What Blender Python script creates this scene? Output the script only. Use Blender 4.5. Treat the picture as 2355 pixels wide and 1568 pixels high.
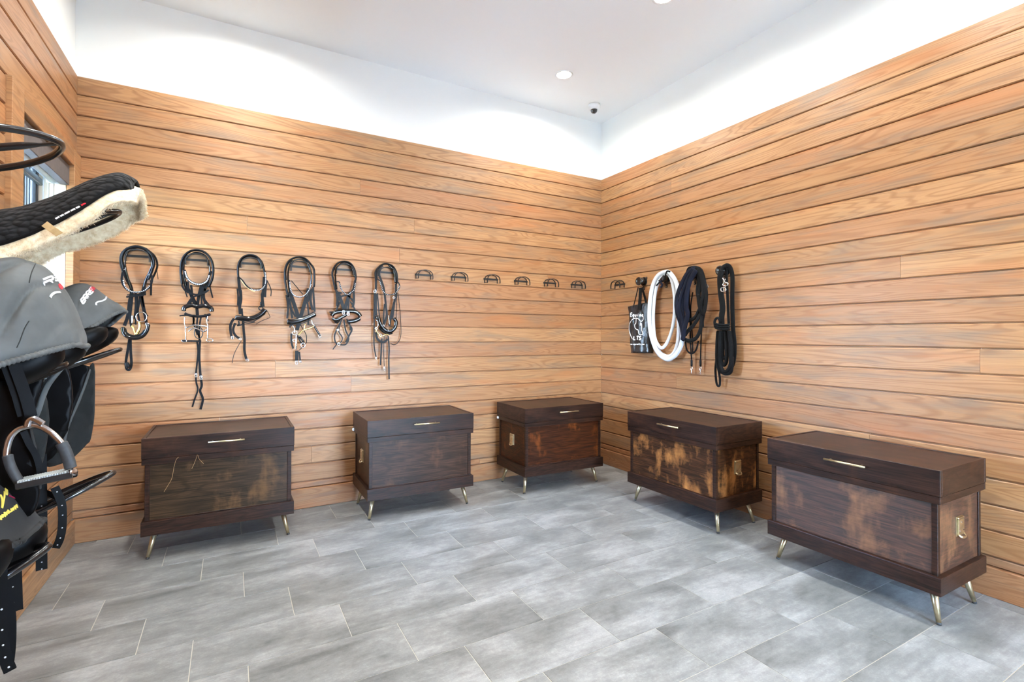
import bpy, bmesh, math, random
from mathutils import Vector, Matrix, noise
from mathutils.bvhtree import BVHTree
from mathutils.geometry import delaunay_2d_cdt
random.seed(7)
for o in list(bpy.data.objects): bpy.data.objects.remove(o)
S = bpy.context.scene; COL = S.collection
# ------------------------------------------------------------------ camera
CF, YAW, PIT, ROL, CX, CY = 1136.04, 0.50244, 0.009511, -0.003175, 1155.0, 761.78
XL, XR, YB, YF, ZW, ZC, CH = -0.873, 3.431, 4.075, -2.0, 2.987, 3.592, 1.327
def ray(px, py):
    x, z, y = (px-CX)/CF, -(py-CY)/CF, 1.0
    c, s = math.cos(ROL), math.sin(ROL); x, z = x*c+z*s, -x*s+z*c
    c, s = math.cos(PIT), math.sin(PIT); y, z = y*c-z*s, y*s+z*c
    c, s = math.cos(YAW), math.sin(YAW); x, y = x*c+y*s, -x*s+y*c
    return Vector((x, y, z))
EYE = Vector((0, 0, CH))
cam = bpy.data.cameras.new('camera'); camo = bpy.data.objects.new('camera', cam); COL.objects.link(camo)
cam.sensor_width = 36; cam.lens = CF/2355*36; cam.clip_start = .02
cam.shift_x = (1177.5-CX)/2355; cam.shift_y = (CY-784)/2355
fwd = ray(CX, CY).normalized(); rgt = (ray(CX+100, CY)-ray(CX, CY)).normalized(); up = rgt.cross(fwd)
camo.matrix_world = Matrix(((rgt.x, up.x, -fwd.x, 0), (rgt.y, up.y, -fwd.y, 0), (rgt.z, up.z, -fwd.z, CH), (0, 0, 0, 1)))
S.camera = camo
# ------------------------------------------------------------------ world, sun, exposure
w = bpy.data.worlds.new('sky'); S.world = w; w.use_nodes = True
nt = w.node_tree; sk = nt.nodes.new('ShaderNodeTexSky'); sk.sky_type = 'HOSEK_WILKIE'
sk.sun_direction = Vector((-.10, -.45, .87)).normalized(); sk.turbidity = 4
bgn = nt.nodes['Background']; bgn.inputs[1].default_value = 430.0
hz_ = nt.nodes.new('ShaderNodeMix'); hz_.data_type = 'RGBA'; hz_.inputs[0].default_value = .55; hz_.inputs[7].default_value = (.0205, .0180, .0136, 1)     # thin white haze over the blue
nt.links.new(sk.outputs[0], hz_.inputs[6]); nt.links.new(hz_.outputs[2], bgn.inputs[0])
sun = bpy.data.lights.new('sun', 'SUN'); suno = bpy.data.objects.new('sun', sun); COL.objects.link(suno)
sun.energy = 14; sun.angle = .009; sun.color = (1, .97, .93)
suno.rotation_euler = Vector((.10, .45, -.87)).to_track_quat('-Z', 'Y').to_euler(); suno.location = (-4, -6, 6)
LAMP_POWER = 14.5
vs = S.view_settings; vs.view_transform = 'Standard'; vs.look = 'None'; vs.gamma = 1; vs.use_curve_mapping = False
vs.exposure = 0.72
# ------------------------------------------------------------------ node helpers
def mat(name, col=(.5, .5, .5), rough=.5, metal=0., spec=.5, sheen=0., coat=0.):
    m = bpy.data.materials.new(name); m.use_nodes = True
    b = m.node_tree.nodes['Principled BSDF']
    b.inputs['Base Color'].default_value = (*col, 1); b.inputs['Roughness'].default_value = rough
    b.inputs['Metallic'].default_value = metal; b.inputs['Specular IOR Level'].default_value = spec
    b.inputs['Sheen Weight'].default_value = sheen; b.inputs['Coat Weight'].default_value = coat
    return m
class NT:
    def __init__(s, m): s.t = m.node_tree; s.b = s.t.nodes['Principled BSDF']
    def n(s, typ, **k):
        nd = s.t.nodes.new(typ)
        for a, v in k.items(): setattr(nd, a, v)
        return nd
    def l(s, a, b): s.t.links.new(a, b)
    def val(s, sock, v):
        if hasattr(v, 'is_linked') or isinstance(v, bpy.types.NodeSocket): s.l(v, sock)
        else: sock.default_value = v
    def math(s, op, a, b=None, c=None, clamp=False):
        nd = s.n('ShaderNodeMath', operation=op, use_clamp=clamp); s.val(nd.inputs[0], a)
        if b is not None: s.val(nd.inputs[1], b)
        if c is not None: s.val(nd.inputs[2], c)
        return nd.outputs[0]
    def coord(s, kind='Object'): return s.n('ShaderNodeTexCoord').outputs[kind]
    def map(s, vec, scale=(1, 1, 1), loc=(0, 0, 0)):
        nd = s.n('ShaderNodeMapping'); s.l(vec, nd.inputs[0]); nd.inputs['Scale'].default_value = scale; nd.inputs['Location'].default_value = loc
        return nd.outputs[0]
    def noise(s, vec, scale=1., detail=3., rough=.55, wv=None, dist=0.):
        nd = s.n('ShaderNodeTexNoise', noise_dimensions='4D' if wv is not None else '3D'); s.l(vec, nd.inputs['Vector'])
        nd.inputs['Scale'].default_value = scale; nd.inputs['Detail'].default_value = detail; nd.inputs['Roughness'].default_value = rough; nd.inputs['Distortion'].default_value = dist
        if wv is not None: s.val(nd.inputs['W'], wv)
        return nd.outputs['Fac']
    def ramp(s, f, stops, interp='LINEAR'):
        nd = s.n('ShaderNodeValToRGB'); nd.color_ramp.interpolation = interp; e = nd.color_ramp.elements
        while len(e) < len(stops): e.new(.5)
        for i, (p, c) in enumerate(stops):
            e[i].position = p; e[i].color = (*c, 1) if len(c) == 3 else c
        s.l(f, nd.inputs[0]); return nd.outputs[0]
    def g(s, f, a, b): return s.ramp(f, [(a, (0, 0, 0)), (b, (1, 1, 1))])
    def mix(s, f, a, b, mode='MIX'):
        nd = s.n('ShaderNodeMix', data_type='RGBA', blend_type=mode); s.val(nd.inputs[0], f)
        for i, v in ((6, a), (7, b)):
            if isinstance(v, tuple): nd.inputs[i].default_value = (*v, 1)
            else: s.l(v, nd.inputs[i])
        return nd.outputs[2]
    def rand(s): return s.n('ShaderNodeObjectInfo').outputs['Random']
    def col(s, c): s.l(c, s.b.inputs['Base Color'])
    def rough(s, c): s.l(c, s.b.inputs['Roughness'])
    def bump(s, h, st=.3, d=.01):
        nd = s.n('ShaderNodeBump'); nd.inputs['Strength'].default_value = st; nd.inputs['Distance'].default_value = d
        s.l(h, nd.inputs['Height']); s.l(nd.outputs[0], s.b.inputs['Normal'])
def sr(r, g, b):
    f = lambda c: (c/255/12.92 if c/255 <= .04045 else ((c/255+.055)/1.055)**2.4)
    return (f(r), f(g), f(b))
# ------------------------------------------------------------------ materials
def plank_wood(name, sat=1.0):
    m = mat(name, rough=.34, spec=.45); t = NT(m); co = t.coord(); rd = t.rand(); W = t.math('MULTIPLY', rd, 97.)
    fld = t.noise(t.map(co, (.62, 1, 7.5)), 1., 2., .45, W, .35)
    ring = t.math('SINE', t.math('MULTIPLY', fld, 150.))
    line = t.g(ring, .0, 1.)
    fib = t.noise(t.map(co, (5, 1, 190)), 1., 3., .6, W)
    fib2 = t.noise(t.map(co, (2., 1, 42)), 1., 4., .6, W)
    base = t.ramp(rd, [(0, sr(184, 132, 90)), (.2, sr(204, 152, 108)), (.4, sr(180, 126, 86)), (.6, sr(198, 146, 102)), (.8, sr(186, 130, 92)), (1, sr(186, 134, 94))])
    base = t.mix(t.math('MULTIPLY', t.g(fib2, .35, .75), .45), base, sr(150, 100, 66))
    c = t.mix(t.math('MULTIPLY', line, .46), base, sr(138, 84, 50))
    rich = t.g(t.noise(t.map(co, (1.1, 1, 9)), 1., 2., .5, t.math('ADD', W, 31.)), .56, .68)
    c = t.mix(t.math('MULTIPLY', rich, .36), c, sr(198, 118, 66))
    gr = t.g(t.noise(t.map(co, (1.7, 1, 12)), 1., 4., .6, t.math('ADD', W, 11.), .6), .50, .68)
    c = t.mix(t.math('MULTIPLY', gr, .62), c, sr(132, 112, 97))
    c = t.mix(t.math('MULTIPLY', t.g(fib, .45, .7), .2), c, sr(112, 72, 46))
    kn = t.n('ShaderNodeTexVoronoi', voronoi_dimensions='4D'); t.l(t.map(co, (1.15, 1, 3.2)), kn.inputs['Vector']); t.l(W, kn.inputs['W']); kn.inputs['Scale'].default_value = 1.
    k = t.ramp(kn.outputs['Distance'], [(0, (1, 1, 1)), (.03, (.8, .8, .8)), (.055, (0, 0, 0))])
    c = t.mix(t.math('MULTIPLY', k, .6), c, sr(110, 78, 58))
    c = t.mix(1., c, (.80, .825, .78), 'MULTIPLY'); t.col(c); t.rough(t.math('MULTIPLY_ADD', fib2, .2, .30)); t.bump(t.math('ADD', fib, t.math('MULTIPLY', line, .35)), .12, .004)
    return m
M = {}
M['plank'] = plank_wood('wall_plank_wood')
def trunk_wood(name, dark, mid, patch, amt, thr=.5, seed=0., rbase=.34, sp=.26):
    m = mat(name, rough=.3, spec=.42); t = NT(m); co = t.coord(); W = seed
    fld = t.noise(t.map(co, (1.2, 2.2, 6.)), 1., 2., .5, W, .5)
    line = t.g(t.math('SINE', t.math('MULTIPLY', fld, 75.)), .1, 1.)
    fib = t.noise(t.map(co, (6, 14, 150)), 1., 3., .6, W+3)
    c = t.mix(t.g(fib, .35, .65), dark, mid)
    c = t.mix(t.math('MULTIPLY', line, .5), c, tuple(v*.5 for v in dark))
    p1 = t.noise(t.map(co, (5.5, 6.5, 5.)), 1., 5., .62, W+9, .3)
    p2 = t.noise(t.map(co, (22, 22, 3.5)), 1., 2., .5, W+17)
    p = t.g(t.math('ADD', t.math('MULTIPLY', p1, .8), t.math('MULTIPLY', p2, .25)), thr, thr+.2)
    c = t.mix(t.math('MULTIPLY', p, amt), c, patch)
    t.col(c); t.b.inputs['Roughness'].default_value = rbase; t.b.inputs['Specular IOR Level'].default_value = sp; t.bump(fib, .06, .003)
    return m
M['trunk'] = trunk_wood('stained_trunk_wood', sr(28, 17, 13), sr(62, 38, 27), sr(104, 62, 38), .3, .58)
TP = [trunk_wood('worn_panel_olive', sr(34, 25, 16), sr(76, 54, 35), sr(140, 100, 60), .6, .54, 1.3),
      trunk_wood('worn_panel_brown', sr(36, 22, 15), sr(76, 49, 33), sr(132, 84, 48), .45, .54, 2.7),
      trunk_wood('worn_panel_red', sr(34, 15, 8), sr(80, 40, 18), sr(168, 90, 36), .7, .56, 4.1),
      trunk_wood('worn_panel_orange', sr(36, 22, 15), sr(86, 52, 30), sr(204, 136, 74), .95, .52, 5.9),
      trunk_wood('worn_panel_mid', sr(40, 25, 18), sr(92, 58, 40), sr(170, 116, 72), .7, .53, 8.2, .42, .8)]
m = M['tile'] = mat('concrete_look_tile', rough=.4, spec=.4); t = NT(m); co = t.coord(); W = t.math('MULTIPLY', t.rand(), 53.)
a = t.noise(t.map(co, (2.4, 5.5, 1)), 1., 4., .6, W, .4); b = t.noise(t.map(co, (20, 34, 1)), 1., 6., .75, W); s2 = t.noise(t.map(co, (3, 60, 1)), 1., 3., .6, W); d = t.noise(t.map(co, (90, 120, 1)), 1., 3., .7, W)
f = t.math('ADD', t.math('MULTIPLY', a, .6), t.math('ADD', t.math('MULTIPLY', b, .28), t.math('MULTIPLY', s2, .12)))
c = t.ramp(f, [(.35, sr(98, 99, 97)), (.5, sr(138, 138, 136)), (.63, sr(174, 174, 172))])
c = t.mix(t.math('MULTIPLY', t.g(d, .55, .75), .12), c, sr(205, 205, 203)); c = t.mix(t.math('MULTIPLY', t.g(d, .45, .25), .15), c, sr(88, 90, 90))
t.col(c); t.rough(t.math('MULTIPLY_ADD', b, .22, .24)); t.bump(b, .05, .002)
M['grout'] = mat('pale_grout', sr(196, 190, 178), .8)
def paint(name, c):
    m = mat(name, c, .7, spec=.2); t = NT(m); t.bump(t.noise(t.coord(), 220., 2.), .04, .001); return m
M['white'] = paint('white_wall_paint', sr(240, 240, 236)); M['ceil'] = paint('ceiling_paint', sr(238, 238, 236))
def noisy(name, c1, c2, sc, rough, bump=0., spec=.5, metal=0., sheen=0., coat=0., bd=.002):
    m = mat(name, c1, rough, metal, spec, sheen, coat); t = NT(m); f = t.noise(t.coord(), sc, 4.)
    t.col(t.mix(t.g(f, .3, .7), c1, c2))
    if bump: t.bump(f, bump, bd)
    return m
M['leather'] = noisy('black_leather', sr(8, 8, 10), sr(18, 19, 22), 60, .4, .12, .17)
M['patent'] = noisy('patent_leather', sr(8, 9, 10), sr(13, 14, 17), 20, .14, 0, .5, coat=.2)
M['steel'] = noisy('polished_steel', sr(205, 205, 208), sr(180, 180, 186), 30, .18, 0, .5, 1.)
M['brass'] = noisy('satin_brass', sr(224, 208, 172), sr(204, 188, 150), 40, .36, 0, .5, 1.)
M['gold'] = noisy('gold_alloy', sr(226, 200, 130), sr(200, 170, 96), 40, .25, 0, .5, 1.)
M['iron'] = noisy('black_powder_coat', sr(14, 14, 16), sr(24, 24, 27), 50, .2, .02, .6, coat=.3)
M['matteblk'] = noisy('matte_black_iron', sr(16, 15, 15), sr(30, 28, 27), 60, .45)
M['rubber'] = noisy('dark_rubber', sr(46, 47, 48), sr(58, 59, 60), 120, .65, .1)
M['crystal'] = noisy('clear_crystals', sr(225, 225, 228), sr(250, 250, 252), 300, .08, 0, .9, .35)
M['bone'] = noisy('tan_lining', sr(214, 176, 120), sr(190, 150, 98), 50, .5)
def weave(name, c1, c2, sc=900, rough=.85, bump=.3):
    m = mat(name, c1, rough, spec=.15, sheen=.03); t = NT(m); co = t.coord()
    wv = t.n('ShaderNodeTexWave', wave_type='BANDS', bands_direction='DIAGONAL'); t.l(co, wv.inputs[0]); wv.inputs['Scale'].default_value = sc; wv.inputs['Distortion'].default_value = 1.
    f = t.noise(co, 9., 4.); t.col(t.mix(t.g(f, .3, .7), c1, c2)); t.bump(wv.outputs['Fac'], bump, .0006); return m
M['cover'] = weave('grey_nylon_cover', sr(76, 77, 76), sr(98, 99, 98), 420, .85, .12)
M['cover2'] = weave('charcoal_cover', sr(40, 40, 40), sr(50, 50, 50), 420, .85, .12)
M['coverin'] = weave('cover_lining', sr(36, 36, 35), sr(50, 50, 48), 420, .85, .12)
M['navy'] = weave('navy_webbing', sr(12, 14, 26), sr(22, 26, 42), 300)
M['black'] = weave('black_webbing', sr(8, 8, 9), sr(20, 20, 21), 300)
M['whitehose'] = noisy('white_braid', sr(214, 216, 220), sr(200, 203, 210), 200, .55, .1)
M['fleece'] = noisy('cream_fleece', sr(242, 230, 202), sr(210, 184, 142), 60, .95, .9, .1, sheen=.4, bd=.006)
m = M['quilt'] = mat('quilted_cotton', sr(34, 34, 36), .85, spec=.15, sheen=.05); t = NT(m)
v = t.n('ShaderNodeTexVoronoi', feature='SMOOTH_F1'); t.l(t.map(t.coord(), (40, 54, 54)), v.inputs['Vector']); v.inputs['Scale'].default_value = 1.; v.inputs['Smoothness'].default_value = .25
t.col(t.mix(t.g(v.outputs['Distance'], .3, .75), sr(28, 28, 30), sr(10, 10, 11))); t.bump(t.math('SUBTRACT', 1., v.outputs['Distance']), 1., .009)
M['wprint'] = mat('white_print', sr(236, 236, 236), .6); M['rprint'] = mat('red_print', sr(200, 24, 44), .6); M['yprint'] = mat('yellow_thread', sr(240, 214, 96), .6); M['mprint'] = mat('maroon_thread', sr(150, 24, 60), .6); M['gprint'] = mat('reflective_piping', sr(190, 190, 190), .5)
M['poly'] = noisy('black_plastic_film', sr(18, 18, 20), sr(34, 34, 36), 25, .28, .5, .6, bd=.01)
M['plastic'] = noisy('white_plastic', sr(236, 236, 234), sr(228, 228, 226), 30, .4)
M['shade'] = noisy('grey_shade_cassette', sr(92, 88, 88), sr(104, 100, 100), 40, .6)
M['alu'] = noisy('aluminium_rail', sr(196, 204, 206), sr(180, 188, 190), 30, .4, 0, .5, .4)
M['frame'] = noisy('dark_window_frame', sr(34, 38, 42), sr(44, 48, 52), 30, .35)
M['dome'] = mat('smoked_dome', sr(22, 22, 22), .05, spec=.8, coat=.5)
M['grass'] = noisy('lawn_grass', sr(96, 128, 60), sr(140, 160, 84), 3, .95)
M['pave'] = noisy('pale_bounce_ground', sr(214, 212, 206), sr(200, 198, 192), 2, .9)
m = M['glass'] = bpy.data.materials.new('window_glass'); m.use_nodes = True; q = m.node_tree
for n_ in list(q.nodes): q.nodes.remove(n_)
o_ = q.nodes.new('ShaderNodeOutputMaterial'); mx = q.nodes.new('ShaderNodeMixShader'); tr = q.nodes.new('ShaderNodeBsdfTransparent'); gl = q.nodes.new('ShaderNodeBsdfGlossy')
tr.inputs[0].default_value = (.93, .97, 1, 1); gl.inputs['Roughness'].default_value = .02; fr = q.nodes.new('ShaderNodeFresnel'); fr.inputs[0].default_value = 1.45
q.links.new(fr.outputs[0], mx.inputs[0]); q.links.new(tr.outputs[0], mx.inputs[1]); q.links.new(gl.outputs[0], mx.inputs[2]); q.links.new(mx.outputs[0], o_.inputs[0])
m = M['lens'] = mat('lamp_lens', (1, 1, 1)); m.node_tree.nodes['Principled BSDF'].inputs['Emission Color'].default_value = (1, .98, .95, 1); m.node_tree.nodes['Principled BSDF'].inputs['Emission Strength'].default_value = 12
# ------------------------------------------------------------------ geometry helpers
def link(name, me, m=None, parent=None, smooth=False):
    o = bpy.data.objects.new(name, me); COL.objects.link(o)
    if m is not None and not me.materials: me.materials.append(M[m] if isinstance(m, str) else m)
    if parent is not None: o.parent = parent
    if smooth:
        for f in me.polygons: f.use_smooth = True
    return o
def pyd(name, v, f):
    me = bpy.data.meshes.new(name); me.from_pydata([tuple(x) for x in v], [], f); me.update(); return me
def tag(o, label=None, cat=None, group=None, kind=None):
    if label: o['label'] = label
    if cat: o['category'] = cat
    if group: o['group'] = group
    if kind: o['kind'] = kind
    return o
def thing(name, label, cat, loc=(0, 0, 0), rz=0., group=None):
    o = bpy.data.objects.new(name, None); COL.objects.link(o); o.location = loc; o.rotation_euler = (0, 0, rz); o.empty_display_size = .05
    return tag(o, label, cat, group)
def box_me(name, x0, x1, y0, y1, z0, z1, bev=0., seg=1):
    bm = bmesh.new(); vs_ = [bm.verts.new((x, y, z)) for x in (x0, x1) for y in (y0, y1) for z in (z0, z1)]
    for q_ in ((0, 1, 3, 2), (4, 6, 7, 5), (0, 4, 5, 1), (2, 3, 7, 6), (0, 2, 6, 4), (1, 5, 7, 3)): bm.faces.new([vs_[i] for i in q_])
    if bev: bmesh.ops.bevel(bm, geom=bm.edges[:], offset=bev, segments=seg, profile=.5, affect='EDGES')
    bmesh.ops.recalc_face_normals(bm, faces=bm.faces[:])
    me = bpy.data.meshes.new(name); bm.to_mesh(me); bm.free(); return me
def box(name, b, m, parent=None, bev=0., seg=1): return link(name, box_me(name, *b, bev, seg), m, parent)
def join(name, mes, m, parent=None, smooth=False):
    bm = bmesh.new()
    for me in mes: bm.from_mesh(me)
    me = bpy.data.meshes.new(name); bm.to_mesh(me); bm.free()
    return link(name, me, m, parent, smooth)
def lathe_me(name, prof, n=24, mtx=None):
    v, f = [], []
    for r, z in prof:
        for i in range(n):
            a = 2*math.pi*i/n; p = Vector((r*math.cos(a), r*math.sin(a), z)); v.append(mtx @ p if mtx else p)
    for j in range(len(prof)-1):
        for i in range(n): f.append((j*n+i, j*n+(i+1) % n, (j+1)*n+(i+1) % n, (j+1)*n+i))
    f.append(tuple(range(n))[::-1]); f.append(tuple((len(prof)-1)*n+i for i in range(n)))
    me = pyd(name, v, f); return me
def axis_mtx(p, d):
    return Matrix.Translation(p) @ Vector(d).to_track_quat('Z', 'Y').to_matrix().to_4x4()
def smooth_path(pts, sub=5, closed=False):
    if len(pts) < 3: return [Vector(p) for p in pts]
    P = [Vector(p) for p in pts]; n = len(P); out = []
    rng = range(n if closed else n-1)
    for i in rng:
        if closed: a, b, c, d = P[(i-1) % n], P[i], P[(i+1) % n], P[(i+2) % n]
        else: a, b, c, d = P[max(i-1, 0)], P[i], P[i+1], P[min(i+2, n-1)]
        for k in range(sub):
            t_ = k/sub; t2, t3 = t_*t_, t_*t_*t_
            out.append(.5*((2*b)+(-a+c)*t_+(2*a-5*b+4*c-d)*t2+(-a+3*b-3*c+d)*t3))
    if not closed: out.append(P[-1])
    return out
def sweep_me(name, pts, a, b, nrm, closed=False, rect=False, sub=5, n=10, taper=None):
    path = smooth_path(pts, sub, closed); nrm = Vector(nrm); v, f = [], []
    rnd = {}
    if not rect and not closed and not taper and len(path) > 1:
        for _ in range(2):
            d_ = (path[1]-path[0]); q_ = min(a, b, d_.length*.9); u_ = d_.normalized(); p0 = path[0]
            path = [p0, p0+u_*q_*.12, p0+u_*q_*.4, p0+u_*q_]+path[1:]; path.reverse()
        n0 = len(path); rnd = {0: .12, 1: .48, 2: .8, n0-1: .12, n0-2: .48, n0-3: .8}
    L = len(path)
    if rect:
        e = .82; sec = [(1, e), (e, 1), (-e, 1), (-1, e), (-1, -e), (-e, -1), (e, -1), (1, -e)]
        k_ = b/a if a > b else 1; sec = [(1 if abs(x) == 1 else math.copysign(1-.3*k_, x), y if abs(y) == 1 else math.copysign(.55, y)) for x, y in sec]
    else: sec = [(math.cos(2*math.pi*i/n), math.sin(2*math.pi*i/n)) for i in range(n)]
    ns = len(sec)
    for i, p in enumerate(path):
        T = (path[(i+1) % L]-path[(i-1) % L]) if closed else (path[min(i+1, L-1)]-path[max(i-1, 0)])
        if T.length < 1e-9: T = Vector((0, 0, 1))
        T.normalize(); N = nrm-T*nrm.dot(T)
        if N.length < 1e-3: N = T.orthogonal()
        N.normalize(); B = T.cross(N)
        s = taper(i/(L-1)) if taper else rnd.get(i, 1.)
        for x, y in sec: v.append(p+B*(x*a*s)+N*(y*b*s))
    for i in range(L if closed else L-1):
        j = (i+1) % L
        for k in range(ns): f.append((i*ns+k, i*ns+(k+1) % ns, j*ns+(k+1) % ns, j*ns+k))
    if not closed: f.append(tuple(range(ns))[::-1]); f.append(tuple((L-1)*ns+k for k in range(ns)))
    me = pyd(name, v, f)
    bm = bmesh.new(); bm.from_mesh(me); bmesh.ops.recalc_face_normals(bm, faces=bm.faces[:]); bm.to_mesh(me); bm.free()
    return me
def sweep(name, pts, a, b, nrm, m, parent=None, **k):
    me = sweep_me(name, pts, a, b, nrm, **k); return link(name, me, m, parent, smooth=not k.get('rect'))
def on_back(px, py, off): d_ = ray(px, py); return EYE+d_*((YB-off)/d_.y)
def on_right(px, py, off): d_ = ray(px, py); return EYE+d_*((XR-off)/d_.x)
def on_y(px, py, y): d_ = ray(px, py); return EYE+d_*(y/d_.y)
def grid_me(name, fn, nu, nv, closed_u=False):
    v = [fn(i/(nu-1), j/(nv-1)) for j in range(nv) for i in range(nu)]
    f = [(j*nu+i, j*nu+i+1, (j+1)*nu+i+1, (j+1)*nu+i) for j in range(nv-1) for i in range(nu-1)]
    return pyd(name, v, f)
# ------------------------------------------------------------------ room shell
floor = box('floor', (XL-.1, XR+.1, YF, YB+.1, -.15, -.002), 'grout'); tag(floor, kind='structure')
TW, TH, J = .612, .2985, .0032; tile_cache = {}
i0 = int((YF-1.346)/TH)-1
for i in range(i0, 12):
    y0, y1 = 1.346+TH*i, 1.346+TH*(i+1); xo = 2.315-.204*i
    k0 = int((XL-xo)/TW)-2
    for k in range(k0, k0+13):
        x0, x1 = xo+TW*k, xo+TW*(k+1)
        a, b, c, d = max(x0, XL-.005), min(x1, XR+.005), max(y0, YF), min(y1, YB+.005)
        if b-a < .012 or d-c < .012: continue
        key = (round(b-a, 3), round(d-c, 3))
        if key not in tile_cache: tile_cache[key] = box_me('tile', 0, b-a-J, 0, d-c-J, -.009, 0, .0008)
        o = link('tile', tile_cache[key], 'tile', floor); o.location = (a+J/2, c+J/2, 0)
ceil = box('ceiling', (XL-.1, XR+.1, YF-.1, YB+.1, ZC, ZC+.12), 'ceil'); tag(ceil, kind='structure')
PT = .018
WY0, WY1, WZ0, WZ1 = 3.088, 3.935, .93, 2.368       # window opening on the left wall
wb = box('wall_back', (XL-.2, XR+.2, YB+PT, YB+.18, -.1, ZC), 'white'); wr = box('wall_right', (XR+PT, XR+.18, YF, YB+PT, -.1, ZC), 'white')
bx_ = lambda *b: box_me('x', *b)
wl = join('wall_left', [bx_(XL-.19, XL-PT, YF, WY0-.02, -.1, ZC), bx_(XL-.19, XL-PT, WY1+.02, YB+PT, -.1, ZC), bx_(XL-.19, XL-PT, WY0-.02, WY1+.02, -.1, WZ0-.02), bx_(XL-.19, XL-PT, WY0-.02, WY1+.02, WZ1+.02, ZC)], 'white')
DX0, DX1, DZ = 1.3, 2.7, 2.35      # glazed double door behind the viewer
wf = join('wall_front', [bx_(XL-.2, DX0, YF-.15, YF, -.1, ZC), bx_(DX1, XR+.2, YF-.15, YF, -.1, ZC), bx_(DX0, DX1, YF-.15, YF, DZ, ZC)], 'white')
for o in (wb, wr, wl, wf): tag(o, kind='structure')
P = .1333; ZS = .152
rows = [(ZS, ZS+.38*P)]+[(ZS+.38*P+P*i, ZS+.38*P+P*(i+1)) for i in range(20)]+[(ZS+.38*P+P*20, ZW)]
def plank(parent, wall, a, b, z0, z1):
    g = .0036; ch = .0045; L = b-a
    if z1 > ZW-.01: g = .001
    prof = [(PT-.001, z0+g+.0002), (ch, z0+g), (0, z0+g+ch), (0, z1-g-ch), (ch, z1-g), (.0155, z1-g), (.0155, z1+g), (PT-.001, z1+g)]
    v = [(x, y, z-z0) for x in (.0006, L-.0006) for y, z in prof]; n = len(prof)
    f = [(i, (i+1) % n, n+(i+1) % n, n+i) for i in range(n)]+[tuple(range(n))[::-1], tuple(range(n, 2*n))]
    me = pyd('plank', v, f); o = link('plank', me, 'plank', parent)
    if wall == 'B': o.location = (a, YB, z0)
    if wall == 'R': o.location = (XR, -a, z0); o.rotation_euler = (0, 0, -math.pi/2)
    if wall == 'L': o.location = (XL, a, z0); o.rotation_euler = (0, 0, math.pi/2)
rg = random.Random(21)
def course(parent, wall, a, b, z0, z1, joints=()):
    cuts = [a]+sorted(j for j in joints if a+.3 < j < b-.3)+[b]
    for u, v_ in zip(cuts, cuts[1:]): plank(parent, wall, u, v_, z0, z1)
for r, (z0, z1) in enumerate(rows):
    course(wb, 'B', XL-PT, XR+PT, z0, z1, [rg.uniform(-.2, 3)] if rg.random() < .55 else [])
    js = [-1.573] if r in (3, 4) else ([rg.uniform(-3.6, 1)] if rg.random() < .6 else [])
    course(wr, 'R', -YB, -YF, z0, z1, js)
    if z1 > .83 and z0 < 2.46: course(wl, 'L', YF, 2.945, z0, z1, [rg.uniform(-1, 2)])
    else: course(wl, 'L', YF, YB, z0, z1, [rg.uniform(-1, 2.6)])
# wood lining on the wall behind the viewer, in boards as well
for z0, z1 in rows:
    for a, b in ((XL, DX0-.1), (DX1+.1, XR)) if z0 < DZ else ((XL, XR),): box('plank', (a, b, YF, YF+.016, z0+.003, z1-.003), 'plank', wf, .003)
dr = thing('door_1', None, None, (0, 0, 0)); tag(dr, kind='structure')
for a, b in ((DX0-.1, DX0), (DX1, DX1+.1)): box('casing_board', (a, b, YF-.15, YF+.02, 0, DZ+.1), 'plank', dr, .003)
for k in range(2):
    a = DX0+k*.7; b = a+.7
    for c_ in ((a, a+.09, .0, DZ), (b-.09, b, 0, DZ), (a+.09, b-.09, 0, .2), (a+.09, b-.09, DZ-.1, DZ)): box('door_rail', (c_[0], c_[1], YF-.10, YF-.06, c_[2], c_[3]), 'frame', dr, .003)
    box('pane', (a+.085, b-.085, YF-.083, YF-.077, .19, DZ-.09), 'glass', dr)
# baseboards
def base(name, b): o = box(name, b, 'plank', None, .004); tag(o, kind='structure'); return o
base('baseboard_back', (XL, XR, YB-.016, YB+PT, 0, ZS)); base('baseboard_right', (XR-.016, XR+PT, YF, YB-.016, 0, ZS)); base('baseboard_left', (XL-PT, XL+.016, YF, YB-.016, 0, ZS))
# ------------------------------------------------------------------ window
win = thing('window_1', None, None, (0, 0, 0)); tag(win, kind='structure')
CT = .022; x0, x1 = XL-PT, XL+CT
box('casing_board', (x0, x1, 2.945, WY0, WZ0-.1, WZ1+.103), 'plank', win, .003)
box('casing_board', (x0, x1, WY1, YB, WZ0-.1, WZ1+.103), 'plank', win, .003)
box('casing_board', (x0, x1-.001, WY0, WY1, WZ1, WZ1+.102), 'plank', win, .003)
box('window_sill', (x0, x1+.02, WY0-.02, WY1+.02, WZ0-.03, WZ0), 'plank', win, .004)
RD = .166; xo = XL-RD
M['jamb'] = noisy('pale_window_jamb', sr(236, 222, 200), sr(226, 208, 182), 14, .5)
box('jamb_board', (xo, XL-PT-.001, WY1, WY1+.018, WZ0, WZ1), 'jamb', win)
for k in range(3): box('blind_track', (xo+.04+k*.022, xo+.046+k*.022, WY1-.004, WY1, WZ0, WZ1-.06), 'plastic', win, .001)
box('jamb_board', (xo, XL-PT-.001, WY0-.018, WY0, WZ0, WZ1), 'jamb', win); box('jamb_board', (xo, XL-PT-.001, WY0-.018, WY1+.018, WZ1, WZ1+.018), 'plank', win); box('jamb_board', (xo, XL-PT-.001, WY0-.018, WY1+.018, WZ0-.018, WZ0-.0005), 'jamb', win)
fx0, fx1 = xo-.021, xo+.021
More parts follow.
